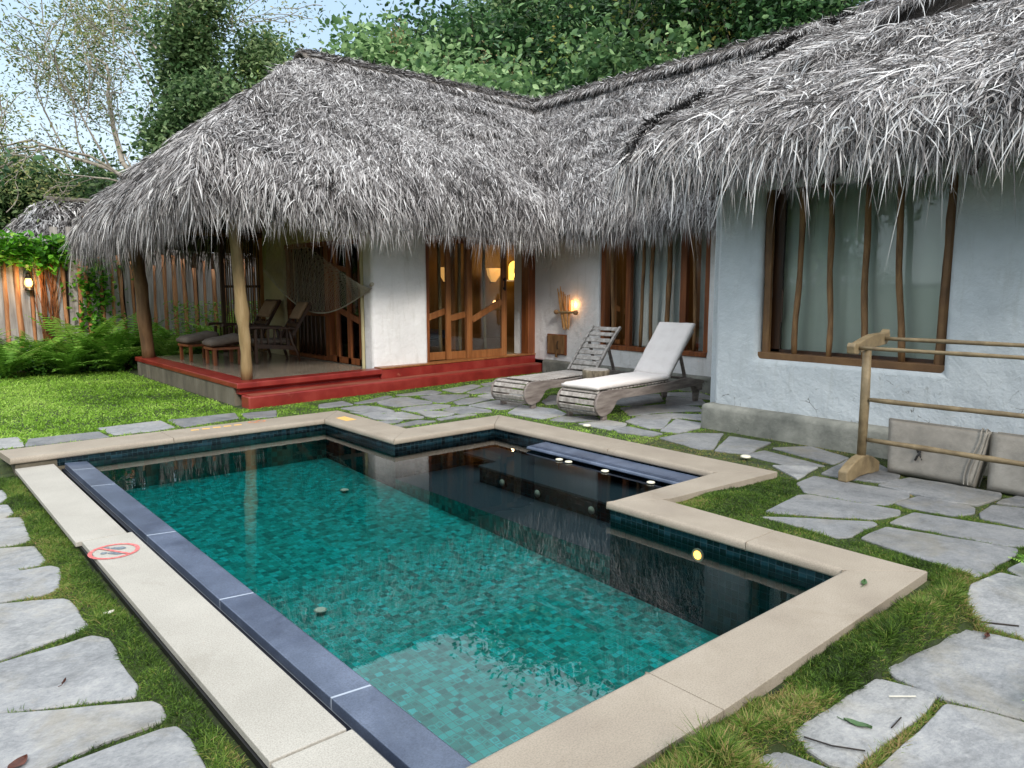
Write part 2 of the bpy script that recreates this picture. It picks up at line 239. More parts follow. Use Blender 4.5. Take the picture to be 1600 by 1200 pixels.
# ---------------------------------------------------------------- objects and mesh builders
def thing(name, label, cat, loc=(0, 0, 0), rotz=0.0, group=None):
    o = bpy.data.objects.new(name, None); COL.objects.link(o); o.location = loc; o.rotation_euler = (0, 0, rotz)
    o['label'] = label; o['category'] = cat; o.empty_display_size = 0.1
    if group: o['group'] = group
    return o
def tag(o, label, cat, group=None, kind=None):
    if label: o['label'] = label
    if cat: o['category'] = cat
    if group: o['group'] = group
    if kind: o['kind'] = kind
    return o
def link(name, me, mat, parent=None):
    for m_ in (mat if isinstance(mat, (list, tuple)) else [mat]): me.materials.append(m_)
    o = bpy.data.objects.new(name, me); COL.objects.link(o)
    if parent is not None: o.parent = parent
    return o
class MB:
    def __init__(s): s.v = []; s.f = []; s.mi = []; s.k = 0
    def add(s, vs, fs):
        b = len(s.v); s.v += [tuple(map(float, p)) for p in vs]; s.f += [tuple(b + i for i in f) for f in fs]; s.mi += [s.k] * len(fs); return s
    def box(s, c, d, rz=0.0, m=None):
        x, y, z = d[0] / 2, d[1] / 2, d[2] / 2
        P = [Vector((i * x, j * y, k * z)) for i in (-1, 1) for j in (-1, 1) for k in (-1, 1)]
        T = Matrix.Translation(c) @ (m.to_4x4() if m is not None else Matrix.Rotation(rz, 4, 'Z'))
        return s.add([T @ p for p in P], [(0, 1, 3, 2), (4, 6, 7, 5), (0, 4, 5, 1), (2, 3, 7, 6), (0, 2, 6, 4), (1, 5, 7, 3)])
    def bb(s, x0, x1, y0, y1, z0, z1): return s.box(((x0 + x1) / 2, (y0 + y1) / 2, (z0 + z1) / 2), (abs(x1 - x0), abs(y1 - y0), abs(z1 - z0)))
    def beam(s, a, b, w, h, up=(0, 0, 1)):            # rectangular bar from a to b
        a, b = Vector(a), Vector(b); d = (b - a); L = d.length; d.normalize(); u = Vector(up)
        sx = d.cross(u); sx = sx.normalized() if sx.length > 1e-4 else Vector((1, 0, 0)); u = sx.cross(d).normalized()
        return s.box((a + b) / 2, (L, w, h), m=Matrix((d, sx, u)).transposed())
    def tube(s, path, rad, n=8, caps=True):
        path = [Vector(p) for p in path]; k = len(path)
        if isinstance(rad, (int, float)): rad = [rad] * k
        vs = []; ref = Vector((0.13, 0.31, 0.94)); 
        for i, p in enumerate(path):
            t = (path[min(i + 1, k - 1)] - path[max(i - 1, 0)]).normalized()
            if abs(t.dot(ref)) > 0.97: ref = Vector((1, 0.1, 0))
            a = t.cross(ref).normalized(); b = t.cross(a)
            vs += [p + (a * math.cos(2 * math.pi * j / n) + b * math.sin(2 * math.pi * j / n)) * rad[i] for j in range(n)]
        fs = [(i * n + j, i * n + (j + 1) % n, (i + 1) * n + (j + 1) % n, (i + 1) * n + j) for i in range(k - 1) for j in range(n)]
        if caps: fs += [tuple(range(n - 1, -1, -1)), tuple((k - 1) * n + j for j in range(n))]
        return s.add(vs, fs)
    def lathe(s, prof, c=(0, 0, 0), n=20):
        vs = [(c[0] + r * math.cos(2 * math.pi * j / n), c[1] + r * math.sin(2 * math.pi * j / n), c[2] + z) for r, z in prof for j in range(n)]
        k = len(prof)
        return s.add(vs, [(i * n + j, i * n + (j + 1) % n, (i + 1) * n + (j + 1) % n, (i + 1) * n + j) for i in range(k - 1) for j in range(n)] + [tuple(range(n - 1, -1, -1)), tuple((k - 1) * n + j for j in range(n))])
    def prism(s, poly, z0, z1):
        n = len(poly); A = sum(poly[i][0] * poly[(i + 1) % n][1] - poly[(i + 1) % n][0] * poly[i][1] for i in range(n))
        if A < 0: poly = poly[::-1]
        return s.add([(x, y, z0) for x, y in poly] + [(x, y, z1) for x, y in poly], [tuple(range(n - 1, -1, -1)), tuple(range(n, 2 * n))] + [(i, (i + 1) % n, n + (i + 1) % n, n + i) for i in range(n)])
    def slabx(s, prof, y0, y1):                        # profile in (x,z) extruded along y
        n = len(prof); A = sum(prof[i][0] * prof[(i + 1) % n][1] - prof[(i + 1) % n][0] * prof[i][1] for i in range(n))
        if A < 0: prof = prof[::-1]
        return s.add([(x, y0, z) for x, z in prof] + [(x, y1, z) for x, z in prof], [tuple(range(n)), tuple(range(2 * n - 1, n - 1, -1))] + [(i, n + i, n + (i + 1) % n, (i + 1) % n) for i in range(n)])
    def build(s, name, mat, parent=None, smooth=False, bev=0.0, seg=2, loc=None, sub=0):
        me = bpy.data.meshes.new(name); vs = s.v
        if loc is not None: vs = [(a - loc[0], b - loc[1], c - loc[2]) for a, b, c in vs]
        me.from_pydata(vs, [], s.f); me.update()
        o = link(name, me, mat, parent)
        if any(s.mi): me.polygons.foreach_set('material_index', s.mi)
        if smooth: me.polygons.foreach_set('use_smooth', [True] * len(me.polygons))
        if bev:
            b = o.modifiers.new('bevel', 'BEVEL'); b.width = bev; b.segments = seg; b.limit_method = 'ANGLE'; b.angle_limit = R(40)
            if smooth: 
                me.polygons.foreach_set('use_smooth', [True] * len(me.polygons)); wnm = o.modifiers.new('wn', 'WEIGHTED_NORMAL')
        if sub: m_ = o.modifiers.new('sub', 'SUBSURF'); m_.levels = sub; m_.render_levels = sub
        return o
def npmesh(name, V, F, tone=None, mat=None, parent=None, smooth=False, extra=None):
    """V (n,3); F list of (m,k) int arrays"""
    me = bpy.data.meshes.new(name); V = np.asarray(V, np.float32)
    me.vertices.add(len(V)); me.vertices.foreach_set('co', V.ravel())
    fl = [np.asarray(f, np.int32) for f in F if len(f)]
    loops = np.concatenate([f.ravel() for f in fl]); tot = np.concatenate([np.full(len(f), f.shape[1], np.int32) for f in fl])
    st = np.concatenate([[0], np.cumsum(tot)[:-1]]).astype(np.int32)
    me.loops.add(len(loops)); me.loops.foreach_set('vertex_index', loops)
    me.polygons.add(len(tot)); me.polygons.foreach_set('loop_start', st); me.polygons.foreach_set('loop_total', tot)
    if smooth: me.polygons.foreach_set('use_smooth', np.ones(len(tot), bool))
    me.update(calc_edges=True)
    if tone is not None:
        a = me.attributes.new('tone', 'FLOAT', 'POINT'); a.data.foreach_set('value', np.asarray(tone, np.float32))
    return link(name, me, mat, parent)
def unit(a): return a / np.maximum(np.linalg.norm(a, axis=-1, keepdims=True), 1e-9)
def hash2(x, y, s=0):
    a = np.sin(x * 127.1 + y * 311.7 + s * 74.7) * 43758.5453; return a - np.floor(a)
def vnoise(x, y, s=0):
    xi, yi = np.floor(x), np.floor(y); fx, fy = x - xi, y - yi; fx = fx * fx * (3 - 2 * fx); fy = fy * fy * (3 - 2 * fy)
    h = lambda a, b: hash2(xi + a, yi + b, s)
    return (h(0, 0) * (1 - fx) + h(1, 0) * fx) * (1 - fy) + (h(0, 1) * (1 - fx) + h(1, 1) * fx) * fy
def fbm(x, y, s=0, o=3):
    r = 0; a = 0.5
    for i in range(o): r = r + a * vnoise(x * 2 ** i, y * 2 ** i, s + i); a *= 0.5
    return r
def inpoly(x, y, poly):
    c = np.zeros(len(x), bool); n = len(poly)
    for i in range(n):
        (x1, y1), (x2, y2) = poly[i], poly[(i + 1) % n]
        if y1 == y2: continue
        c ^= ((y1 > y) != (y2 > y)) & (x < (x2 - x1) * (y - y1) / (y2 - y1) + x1)
    return c
def blades(P, D, N, L, W, droop, tone, rng, twist=0.6, seg=3, drop_dir=(0, 0, -1)):
    """curved tapering strips: P root, D direction, N surface normal"""
    n = len(P); D = unit(D); S = unit(np.cross(D, N)); tw = rng.normal(0, twist, (n, 1)); N2 = unit(np.cross(S, D)); S = S * np.cos(tw) + N2 * np.sin(tw)
    g = np.array(drop_dir, float); L = L[:, None]; W = W[:, None]; rows = []; T = []
    side = rng.normal(0, 0.10, (n, 1))
    for i in range(seg + 1):
        t = i / seg; c = P + D * L * t + g * (droop[:, None] * L * t * t) + S * (side * L * t * t)
        wd = W * (0.75 + 0.5 * t if t < 0.5 else 1.0) * (1.0 if i < seg else 0.0) * (1 - 0.35 * max(0, t - 0.5) * 2)
        if i < seg: rows += [c - S * wd / 2, c + S * wd / 2]
        else: rows += [c]
    k = 2 * seg + 1; V = np.stack(rows, 1).reshape(-1, 3); b = (np.arange(n) * k)[:, None]
    Q = [b + np.array([[2 * i, 2 * i + 1, 2 * i + 3, 2 * i + 2]]) for i in range(seg - 1)]
    T = b + np.array([[2 * seg - 2, 2 * seg - 1, 2 * seg]])
    return V, [np.concatenate(Q) if Q else np.zeros((0, 4), int), T], np.repeat(tone, k)
def merge(parts):
    Vs, Fs, Ts = [], {}, []; off = 0
    for V, F, t in parts:
        Vs.append(V); Ts.append(t)
        for f in F:
            if len(f): Fs.setdefault(f.shape[1], []).append(f + off)
        off += len(V)
    return np.concatenate(Vs), [np.concatenate(v) for v in Fs.values()], np.concatenate(Ts)
def leafcards(C, size, rng, up=0.3, aspect=0.5, tone=None, droop=0.0):
    """pointed leaf of two folded halves; C centres"""
    n = len(C); D = rng.normal(0, 1, (n, 3)); D[:, 2] = D[:, 2] * 0.6 - droop; D = unit(D); N = rng.normal(0, 1, (n, 3)) * (1 - up); N[:, 2] += up * 2
    S = unit(np.cross(D, N)); N = np.cross(S, D); sz = (size * rng.uniform(0.6, 1.25, n))[:, None]
    a = C; b = C + D * sz - N * sz * .10; A2 = aspect / 2 * rng.uniform(.8, 1.15, (n, 1)); q1 = C + D * sz * .30 + N * sz * .06; q2 = C + D * sz * .68 + N * sz * .02
    V = np.stack([a, q1 + S * sz * A2, q2 + S * sz * A2 * .85, b, q2 - S * sz * A2 * .85, q1 - S * sz * A2], 1).reshape(-1, 3); k = (np.arange(n) * 6)[:, None]
    if tone is None: tone = rng.random(n)
    return V, [np.concatenate([k + np.array([[0, 1, 2, 3]]), k + np.array([[0, 3, 4, 5]])])], np.repeat(tone, 6)
def copy_tree(o, parent=None):
    c = o.copy(); COL.objects.link(c)
    if parent is not None: c.parent = parent
    for ch in list(o.children): copy_tree(ch, c)
    return c
def wall(name, mat, parent, axis, plane, thick, u0, u1, z0, z1, holes=(), step=0.16, amp=0.012, seed=0, bev=0.03):
    """hand plastered wall. axis 'x': wall lies in plane x=plane, thickness toward +x, u runs along y. 'y': plane y=plane, toward +y."""
    holes = [(max(h[0], u0 - .0), min(h[1], u1), max(h[2], z0), min(h[3], z1)) for h in holes]
    us = sorted(set([u0, u1] + [h[i] for h in holes for i in (0, 1)])); zs = sorted(set([z0, z1] + [h[i] for h in holes for i in (2, 3)]))
    def fine(a):
        r = [a[0]]
        for p, q in zip(a, a[1:]):
            k = max(1, round((q - p) / step)); r += [p + (q - p) * (i + 1) / k for i in range(k)]
        return r
    us, zs = fine(us), fine(zs); nu, nz = len(us), len(zs); vs = []
    for side in (0, 1):
        for i, u in enumerate(us):
            for j, z in enumerate(zs):
                d = (fbm(np.array(u * 1.3 + seed), np.array(z * 1.3 + 5.2), seed) - 0.45) * amp * 4 * (1 if side == 0 else 0); q = plane + float(d) * (1 if side == 0 else 0) + side * thick
                vs.append((q, u, z) if axis == 'x' else (u, q, z))
    idx = lambda s_, i, j: s_ * nu * nz + i * nz + j
    solid = np.zeros((nu - 1, nz - 1), bool)
    for i in range(nu - 1):
        for j in range(nz - 1):
            cu, cz = (us[i] + us[i + 1]) / 2, (zs[j] + zs[j + 1]) / 2
            solid[i, j] = not any(h[0] < cu < h[1] and h[2] < cz < h[3] for h in holes)
    fs = []
    S = lambda i, j: 0 <= i < nu - 1 and 0 <= j < nz - 1 and solid[i, j]
    for i in range(nu - 1):
        for j in range(nz - 1):
            if not solid[i, j]: continue
            a = (idx(0, i, j), idx(0, i, j + 1), idx(0, i + 1, j + 1), idx(0, i + 1, j)); b = (idx(1, i, j), idx(1, i + 1, j), idx(1, i + 1, j + 1), idx(1, i, j + 1))
            fs += [a, b]
            if not S(i - 1, j): fs.append((idx(0, i, j), idx(1, i, j), idx(1, i, j + 1), idx(0, i, j + 1)))
            if not S(i + 1, j): fs.append((idx(0, i + 1, j), idx(0, i + 1, j + 1), idx(1, i + 1, j + 1), idx(1, i + 1, j)))
            if not S(i, j - 1): fs.append((idx(0, i, j), idx(0, i + 1, j), idx(1, i + 1, j), idx(1, i, j)))
            if not S(i, j + 1): fs.append((idx(0, i, j + 1), idx(1, i, j + 1), idx(1, i + 1, j + 1), idx(0, i + 1, j + 1)))
    if axis == 'x': fs = [f[::-1] for f in fs]
    used = sorted({i for f in fs for i in f}); rm = {o_: n_ for n_, o_ in enumerate(used)}
    mb = MB(); mb.add([vs[i] for i in used], [tuple(rm[i] for i in f)[::-1] for f in fs])
    return mb.build(name, mat, parent, smooth=True, bev=bev, seg=3)
def wavy(a, b, r, amp, rng, n=9, taper=1.0):
    a, b = np.array(a, float), np.array(b, float); pts = []; ph = rng.uniform(0, 6.3, 4); L = np.linalg.norm(b - a)
    for i in range(n):
        t = i / (n - 1); o = amp * np.array([math.sin(2.2 * t * L + ph[0]), math.sin(1.9 * t * L + ph[1]), 0.0]) + 0.3 * amp * np.array([math.sin(6 * t * L + ph[2]), math.sin(7 * t * L + ph[3]), 0])
        pts.append(a + (b - a) * t + o)
    rad = [r * (1 + (taper - 1) * i / (n - 1)) * (1 + 0.08 * rng.normal()) for i in range(n)]
    return pts, rad
# ---------------------------------------------------------------- ground, pool
rng = np.random.default_rng(7)
PX0, PX1, PY0, PY1 = 1.53, 4.10, 1.86, 8.25; AX, AY0, AY1 = 5.46, 3.65, 6.68; WL = -0.125
def gz(x, y):
    x = np.asarray(x, float); y = np.asarray(y, float)
    s = np.clip((9.0 - y) / 0.5, 0, 1); t = np.clip((1.06 - x) / 0.05, 0, 1)
    return -0.055 - 0.12 * s * t
def ss(a, b, n): return list(np.linspace(a, b, n + 1))
xs = sorted(set(np.round([-400, -120, -40, -15] + ss(-6, 0.9, 14) + [1.0, 1.08, 1.3] + ss(PX1 + .12, AX + .12, 4) + ss(6, 20, 20) + [30, 60, 150, 400], 3)))
ys = sorted(set(np.round([-400, -120, -30, -10] + ss(-4, PY0 - .12, 14) + ss(2.2, 3.3, 3) + [AY0 - .12, 4.4, 5.2, 6, AY1 + .12, 7.5, PY1 + .12] + ss(9, 20, 16) + [30, 60, 150, 400], 3)))
V = []; F = []
for x in xs:
    for y in ys: V.append((x, y, float(gz(x, y))))
for i in range(len(xs) - 1):
    for j in range(len(ys) - 1):
        cx, cy = (xs[i] + xs[i + 1]) / 2, (ys[j] + ys[j + 1]) / 2
        inm = 1.0 < cx < PX1 + .12 and PY0 - .12 < cy < PY1 + .12; ina = PX1 < cx < AX + .12 and AY0 - .12 < cy < AY1 + .12
        if inm or ina: continue
        k = i * len(ys) + j; F.append((k, k + len(ys), k + len(ys) + 1, k + 1))
mb = MB(); mb.add(V, F); tag(mb.build('ground', M['turf']), None, None, kind='structure')

# pool shell
pool = thing('swimming_pool', 'L shaped plunge pool of teal mosaic with beige stone coping', 'pool', (2.8, 5, 0)); PL = (2.8, 5, 0)
def pb(mb_, name, mat, **k): return mb_.build(name, mat, pool, loc=PL, **k)
FZ, AZF, BZ = -0.73, -0.43, -0.27
mb = MB(); mb.add([(PX0, PY0, FZ), (PX1 + .02, PY0, FZ), (PX1 + .02, PY1, -.48), (PX0, PY1, -.48)], [(0, 1, 2, 3)]); pb(mb, 'pool_floor', M['teal'])
WT = -0.025
def vq(mb_, a, b, z0, z1):
    mb_.add([(a[0], a[1], z0), (b[0], b[1], z0), (b[0], b[1], z1), (a[0], a[1], z1)], [(0, 1, 2, 3)])
for q in (((PX1, PY0), (PX1, AY0), FZ, WT), ((PX1, AY1), (PX1, PY1), FZ, WT), ((PX1, AY0), (PX1, AY1), FZ, AZF), ((AX, AY0), (AX, AY1), BZ, WT), ((PX0, PY0), (PX0, PY1), FZ, WL - 0.03), ((4.70, 3.65), (4.70, 6.0), AZF, BZ)):
    mb = MB(); vq(mb, *q); pb(mb, 'pool_wall', M['teal_x' if q[3] == AZF and q[2] == FZ else 'dark_tile_x'])
for q in (((PX0 - .25, PY1), (PX1, PY1), WL - .01, WT), ((PX0 - .25, PY0), (PX1, PY0), FZ, WT), ((PX1, AY1), (AX, AY1), AZF, WT), ((PX1, AY0), (AX, AY0), AZF, WT), ((4.70, 6.0), (AX, 6.0), AZF, BZ)):
    mb = MB(); vq(mb, *q); pb(mb, 'pool_wall', M['dark_tile_y'])
mb = MB(); vq(mb, (PX0 - .01, PY1 - .001), (PX1, PY1 - .001), FZ, WL - .01); pb(mb, 'pool_wall', M['teal_y'])
mb = MB(); mb.bb(PX1 + .001, AX - .001, AY0 + .001, AY1 - .001, AZF - .04, AZF); pb(mb, 'alcove_floor', M['granite'])
mb = MB(); mb.bb(4.68, AX - .002, AY0 + .002, 6.0, BZ, BZ + .02); mb.bb(5.0, AX - .002, 6.02, AY1 - .002, BZ - .03, BZ - .005); pb(mb, 'bench', M['granite'])
prof = [(5.17, -.115), (5.155, -.102), (5.16, -.088), (5.18, -.082), (5.43, -.07), (5.44, -.115)]
mb = MB(); mb.slabx(prof, AY0 + .12, 5.78)
for k in range(4): mb.bb(5.19 + k * .014, 5.197 + k * .014, AY0 + .13, 5.77, -.082, -.0755)
pb(mb, 'grooved_slab', M['slab'])
mb = MB()
for y in (5.23, 5.10, 4.62, 4.08): o = MB().lathe([(.020, -.004), (.034, -.004), (.038, .002), (.034, .008), (.022, .008), (.020, -.002), (.0, -.002)], (5.10, y, WL + .008), 20); pb(o, 'fitting', M['white_pl'], smooth=True)
for i, (y, z) in enumerate(((5.62, -.36), (5.1, -.36), (4.4, -.36))): 
    pb(MB().tube([(4.692, y, z), (4.683, y, z)], .035, 16), 'jet', M['white_pl'], smooth=True)
pb(MB().lathe([(.012, 0), (.04, 0), (.045, .006), (.03, .014), (.012, .012)], (2.18, 4.55, -.60), 18), 'floor_inlet', M['white_pl'], smooth=True)
pb(MB().lathe([(.012, 0), (.04, 0), (.045, .006), (.03, .014), (.012, .012)], (3.62, 6.9, -.515), 18), 'floor_inlet', M['white_pl'], smooth=True)
mb = MB(); mb.tube([(4.095, 2.86, -.19), (4.085, 2.86, -.19)], .045, 20); lt = pb(mb, 'glow_fitting', M['white_pl'])
mb = MB(); mb.tube([(4.0845, 2.86, -.19), (4.082, 2.86, -.19)], .028, 20); mb.build('lens', M['lamp_warm'], lt, loc=PL)  # glowing disc stands in for a yellow reflection on the water
def pebble_stone(pieces, bev=0.018):
    mb_ = MB()
    for p in pieces: mb_.prism(p, -0.062, 0.0)
    return mb_
CW = 0.41
ci = 0.025  # nosing past the wall
cop_ = [[(0.90, PY1 - ci), (2.35, PY1 - ci), (2.35, PY1 + .46), (0.86, PY1 + .46)], [(2.354, PY1 - ci), (PX1 - ci, PY1 - ci), (PX1 + CW, PY1 + .46), (2.354, PY1 + .46)],
     [(PX1 - ci, PY1 - ci - .004), (PX1 - ci, AY1 - ci), (PX1 + CW - .004, AY1 + CW - .004), (PX1 + CW - .002, PY1 + .45)],
     [(PX1 - ci + .004, AY1 - ci), (AX - ci, AY1 - ci), (AX + CW, AY1 + CW), (PX1 + CW, AY1 + CW)],
     [(AX - ci, AY1 - ci - .004), (AX - ci, 4.9), (AX + CW, 4.9), (AX + CW, AY1 + CW - .004)], [(AX - ci, 4.896), (AX - ci, AY0 + ci), (AX + CW, AY0 - .33), (AX + CW, 4.896)],
     [(AX - ci - .003, AY0 + ci - .001), (PX1 - ci, AY0 + ci), (PX1 + CW, AY0 - .24), (AX + CW - .003, AY0 - .333)],
     [(PX1 - ci, AY0 + ci - .004), (PX1 - ci, 2.5), (PX1 + .32, 2.5), (PX1 + .34, AY0 - .20)], [(PX1 - ci, 2.496), (PX1 - ci, PY0 + ci), (PX1 + .32, PY0 - .30), (PX1 + .32, 2.496)],
     [(PX1 - ci - .003, PY0 + ci), (2.35, PY0 + ci), (2.35, PY0 - .36), (PX1 + .317, PY0 - .305)], [(2.346, PY0 + ci), (1.30, PY0 + ci), (1.30, PY0 - .36), (2.346, PY0 - .36)], [(1.296, PY0 + ci), (0.2, PY0 + ci), (0.2, PY0 - .36), (1.296, PY0 - .36)]]
for p in cop_:
    o = pb(pebble_stone([p]), 'coping_stone', M['coping']); me = o.data; bw = me.attributes.new('bevel_weight_edge', 'FLOAT', 'EDGE')
    for e_ in me.edges:
        A_, B_ = [me.vertices[i].co for i in e_.vertices]; inner = {(round(p[0][0] - PL[0], 3), round(p[0][1] - PL[1], 3)), (round(p[1][0] - PL[0], 3), round(p[1][1] - PL[1], 3))}
        on = (round(A_.x, 3), round(A_.y, 3)) in inner and (round(B_.x, 3), round(B_.y, 3)) in inner and abs(A_.z - B_.z) < 1e-4
        bw.data[e_.index].value = 1.0 if on and A_.z > -.01 else (.5 if on else .08)
    b = o.modifiers.new('bevel', 'BEVEL'); b.width = .034; b.segments = 5; b.limit_method = 'WEIGHT'; me.polygons.foreach_set('use_smooth', [True] * len(me.polygons)); o.modifiers.new('wn', 'WEIGHTED_NORMAL')
mb = MB(); mb.bb(0.94, PX0 - .003, PY1 + .004, PY1 + .42, -.40, -.064); pb(mb, 'coping_bed', M['cement_dark']); mb = MB(); mb.bb(1.28, PX1 + .31, PY0 - .345, PY0 - .01, -.8, -.0635); mb.bb(PX1 + .02, PX1 + .30, PY0, AY0 - .01, -.8, -.0635); mb.bb(AX + .02, AX + .39, AY0 - .3, AY1 + .39, -.6, -.0635); mb.bb(PX1 + .02, AX, AY0 - .2, AY0 - .01, -.8, -.0635)
pb(mb, 'coping_bed', M['cement_dark'])
# vanishing edge slab, gutter, platform slabs
e = [2.0 - .3, 2.72, 4.02, 5.42, 7.10, 7.85, 8.22]
for i in range(len(e) - 1):
    mb = MB(); y0, y1 = e[i] + .005, e[i + 1] - .005
    mb.slabx([(1.335, -.16), (1.335, -.106), (1.525, -.118), (1.54, -.13), (1.54, -.16)], y0, y1); pb(mb, 'edge_slab', M['slab'], bev=.004)
mb = MB(); mb.slabx([(1.337, -.165), (1.337, -.1072), (1.524, -.1192), (1.5385, -.131), (1.5385, -.165)], 1.7, 8.22); pb(mb, 'slab_joint', M['slab_lt'])
mb = MB(); mb.bb(1.16, 1.336, 1.5, 8.24, -.40, -.30); mb.bb(1.31, 1.345, 1.5, 8.24, -.30, -.166); mb.bb(1.20, 1.22, 1.5, 8.24, -.30, -.17); mb.bb(1.345, 1.53, 1.5, 8.24, -.8, -.166)
pb(mb, 'gutter', M['gutter'])
for q, (x0, x1, y0, y1) in enumerate(((0.93, 1.245, 5.56, 8.62), (0.965, 1.275, 2.47, 5.55), (0.965, 1.29, 0.6, 2.455))):
    mb = MB(); mb.bb(x0, x1, y0, min(y1, 8.215), -.135, -.10); pb(mb, 'platform_slab', M['platform'], bev=.004)
mb = MB(); mb.bb(.97, 1.2, .6, 8.6, -.32, -.1365); pb(mb, 'platform_bed', M['cement_dark'])
mb = MB(); mb.bb(0.955, 0.985, .6, 8.3, -.17, -.1362); pb(mb, 'platform_bed', M['black'])
# water
mb = MB(); n_ = 24
mb.add([(PX0 - .01, PY0, WL), (PX1, PY0, WL), (PX1, PY1, WL), (PX0 - .01, PY1, WL)], [(0, 1, 2, 3)]); mb.add([(PX1, AY0, WL), (AX, AY0, WL), (AX, AY1, WL), (PX1, AY1, WL)], [(0, 1, 2, 3)])
tag(mb.build('water', M['water']), None, None, kind='structure')
# painted no-shoes sign on the platform slab
def ring(mb_, cx, cy, z, r0, r1, n=48, sy=1.0):
    vs = [(cx + r * math.cos(2 * math.pi * i / n), cy + sy * r * math.sin(2 * math.pi * i / n), z) for i in range(n) for r in (r0, r1)]
    mb_.add(vs, [(2 * i, 2 * i + 1, (2 * i + 3) % (2 * n), (2 * i + 2) % (2 * n)) for i in range(n)])
M['paint_red'] = mat_noise('worn red paint', ['#b0504f', '#c46462', '#c98d84'], 40, 0.8, detail=5)
M['paint_grey'] = mat_noise('worn grey paint', ['#4c5560', '#6c747c', '#8c9092'], 40, 0.8, detail=5)
M['paint_yel'] = mat_noise('worn yellow paint', ['#d79a3a', '#e0b060', '#cfae84'], 30, 0.8, detail=5)
M['paint_or'] = mat_noise('worn orange paint', ['#c96a35', '#cf8050', '#cf9a78'], 30, 0.8, detail=5)
SG = (1.082, 5.20, -.098)
sg = thing('painted_sign', 'red ring with a bar across two shoe prints, painted on the beige pool platform', 'floor sign', SG)
mb = MB(); ring(mb, 0, 0, .001, .125, .150); u_ = R(-62)
c_, s_ = math.cos(u_), math.sin(u_); mb.add([(c_ * a - s_ * b, s_ * a + c_ * b, .0025) for a, b in ((-.13, -.011), (.13, -.011), (.13, .011), (-.13, .011))], [(0, 1, 2, 3)]); mb.build('ring', M['paint_red'], sg)
def sole(mb_, cx, cy, an, sc_=1.0):
    A_ = [(math.cos(t) * .050, math.sin(t) * .026 * (1.1 if math.cos(t) > 0 else .8)) for t in np.linspace(0, 6.283, 20)[:-1]]; B_ = [(-.075 + math.cos(t) * .020, math.sin(t) * .021) for t in np.linspace(0, 6.283, 14)[:-1]]
    for Q in (A_, B_): mb_.add([(cx + math.cos(an) * x * sc_ - math.sin(an) * y * sc_, cy + math.sin(an) * x * sc_ + math.cos(an) * y * sc_, .001) for x, y in Q], [tuple(range(len(Q)))])
mb = MB(); sole(mb, .035, .045, R(-38)); sole(mb, .0, -.045, R(-38)); mb.build('shoe_print', M['paint_grey'], sg)
sg2 = thing('painted_mark', 'faded orange ring painted on the stone pool edge below the terrace corner', 'floor mark', (3.40, 8.60, .001))
mb = MB(); ring(mb, 0, 0, .001, .085, .105, sy=.7); c_, s_ = .7, .7; mb.add([(c_ * a - s_ * b, s_ * a + c_ * b, .002) for a, b in ((-.09, -.008), (.09, -.008), (.09, .008), (-.09, .008))], [(0, 1, 2, 3)]); mb.build('ring', M['paint_or'], sg2)
mb = MB(); 
for q in range(5): mb.add([(2.62 + q * .12, 8.52, .0015), (2.70 + q * .12, 8.50, .0015), (2.72 + q * .12, 8.56, .0015), (2.64 + q * .12, 8.58, .0015)], [(0, 1, 2, 3)])
tag(mb.build('painted_mark', M['paint_yel']), 'faded row of yellow paint dabs on the stone pool edge by the lawn', 'floor mark')
mb = MB(); mb.add([(4.22, 7.95, .0015), (4.36, 7.95, .0015), (4.36, 8.25, .0015), (4.22, 8.22, .0015)], [(0, 1, 2, 3)]); tag(mb.build('painted_mark', M['paint_yel']), 'yellow painted patch on the short stone edge at the inner pool corner', 'floor mark')
# ---------------------------------------------------------------- slate paving (traced on the ground)
def zz(x0, y0, k, pts): return [(x0 + u / k, y0 + v / k) for u, v in pts]
Z6 = [[(325,235),(440,180),(480,178),(800,232),(795,250),(700,262),(330,240)], [(310,258),(480,266),(700,276),(715,285),(620,325),(575,330),(480,300)],
 [(440,132),(500,107),(835,165),(832,182),(760,207),(690,205),(470,165)], [(530,95),(620,47),(700,45),(800,100),(795,116),(740,125),(620,112)],
 [(745,140),(860,115),(1180,170),(1175,185),(1095,210),(1000,200)], [(810,208),(890,183),(1080,222),(1075,240),(1020,250),(870,225)],
 [(1130,245),(1165,218),(1330,235),(1330,305),(1130,262)], [(790,282),(880,245),(1340,318),(1330,362),(1200,360)],
 [(685,340),(775,300),(1240,378),(1235,395),(1110,470),(1060,477),(950,430)], [(1185,205),(1290,170),(1400,190),(1390,225)],
 [(1235,455),(1300,415),(1400,430),(1400,500),(1300,490)], [(1065,620),(1095,520),(1190,475),(1420,530),(1420,740),(1080,650)],
 [(790,832),(1060,690),(1430,770),(1430,1050),(1000,935),(820,860)], [(440,1062),(720,875),(940,930),(880,1000),(640,1185),(560,1170),(450,1095)],
 [(720,1230),(990,975),(1420,1075),(1420,1260),(740,1260)], [(230,1215),(360,1145),(520,1205),(640,1270),(300,1290)], [(345,66),(500,72),(430,112)], [(245,25),(310,10),(525,65),(380,60)], [(345,0),(480,-5),(612,35),(560,57)],
 [(1300,120),(1480,100),(1480,180),(1330,160)]]
Z5 = [[(700,132),(820,110),(988,112),(940,182),(880,182)], [(955,190),(1020,127),(1208,155),(1110,206)], [(485,95),(530,82),(700,112),(640,122)], [(700,97),(770,45),(888,65),(870,85),(780,107)], [(540,55),(620,22),(750,35),(705,85),(640,85)]]
ZL = [[(-300,480),(-300,395),(15,390),(40,165),(0,165)],]
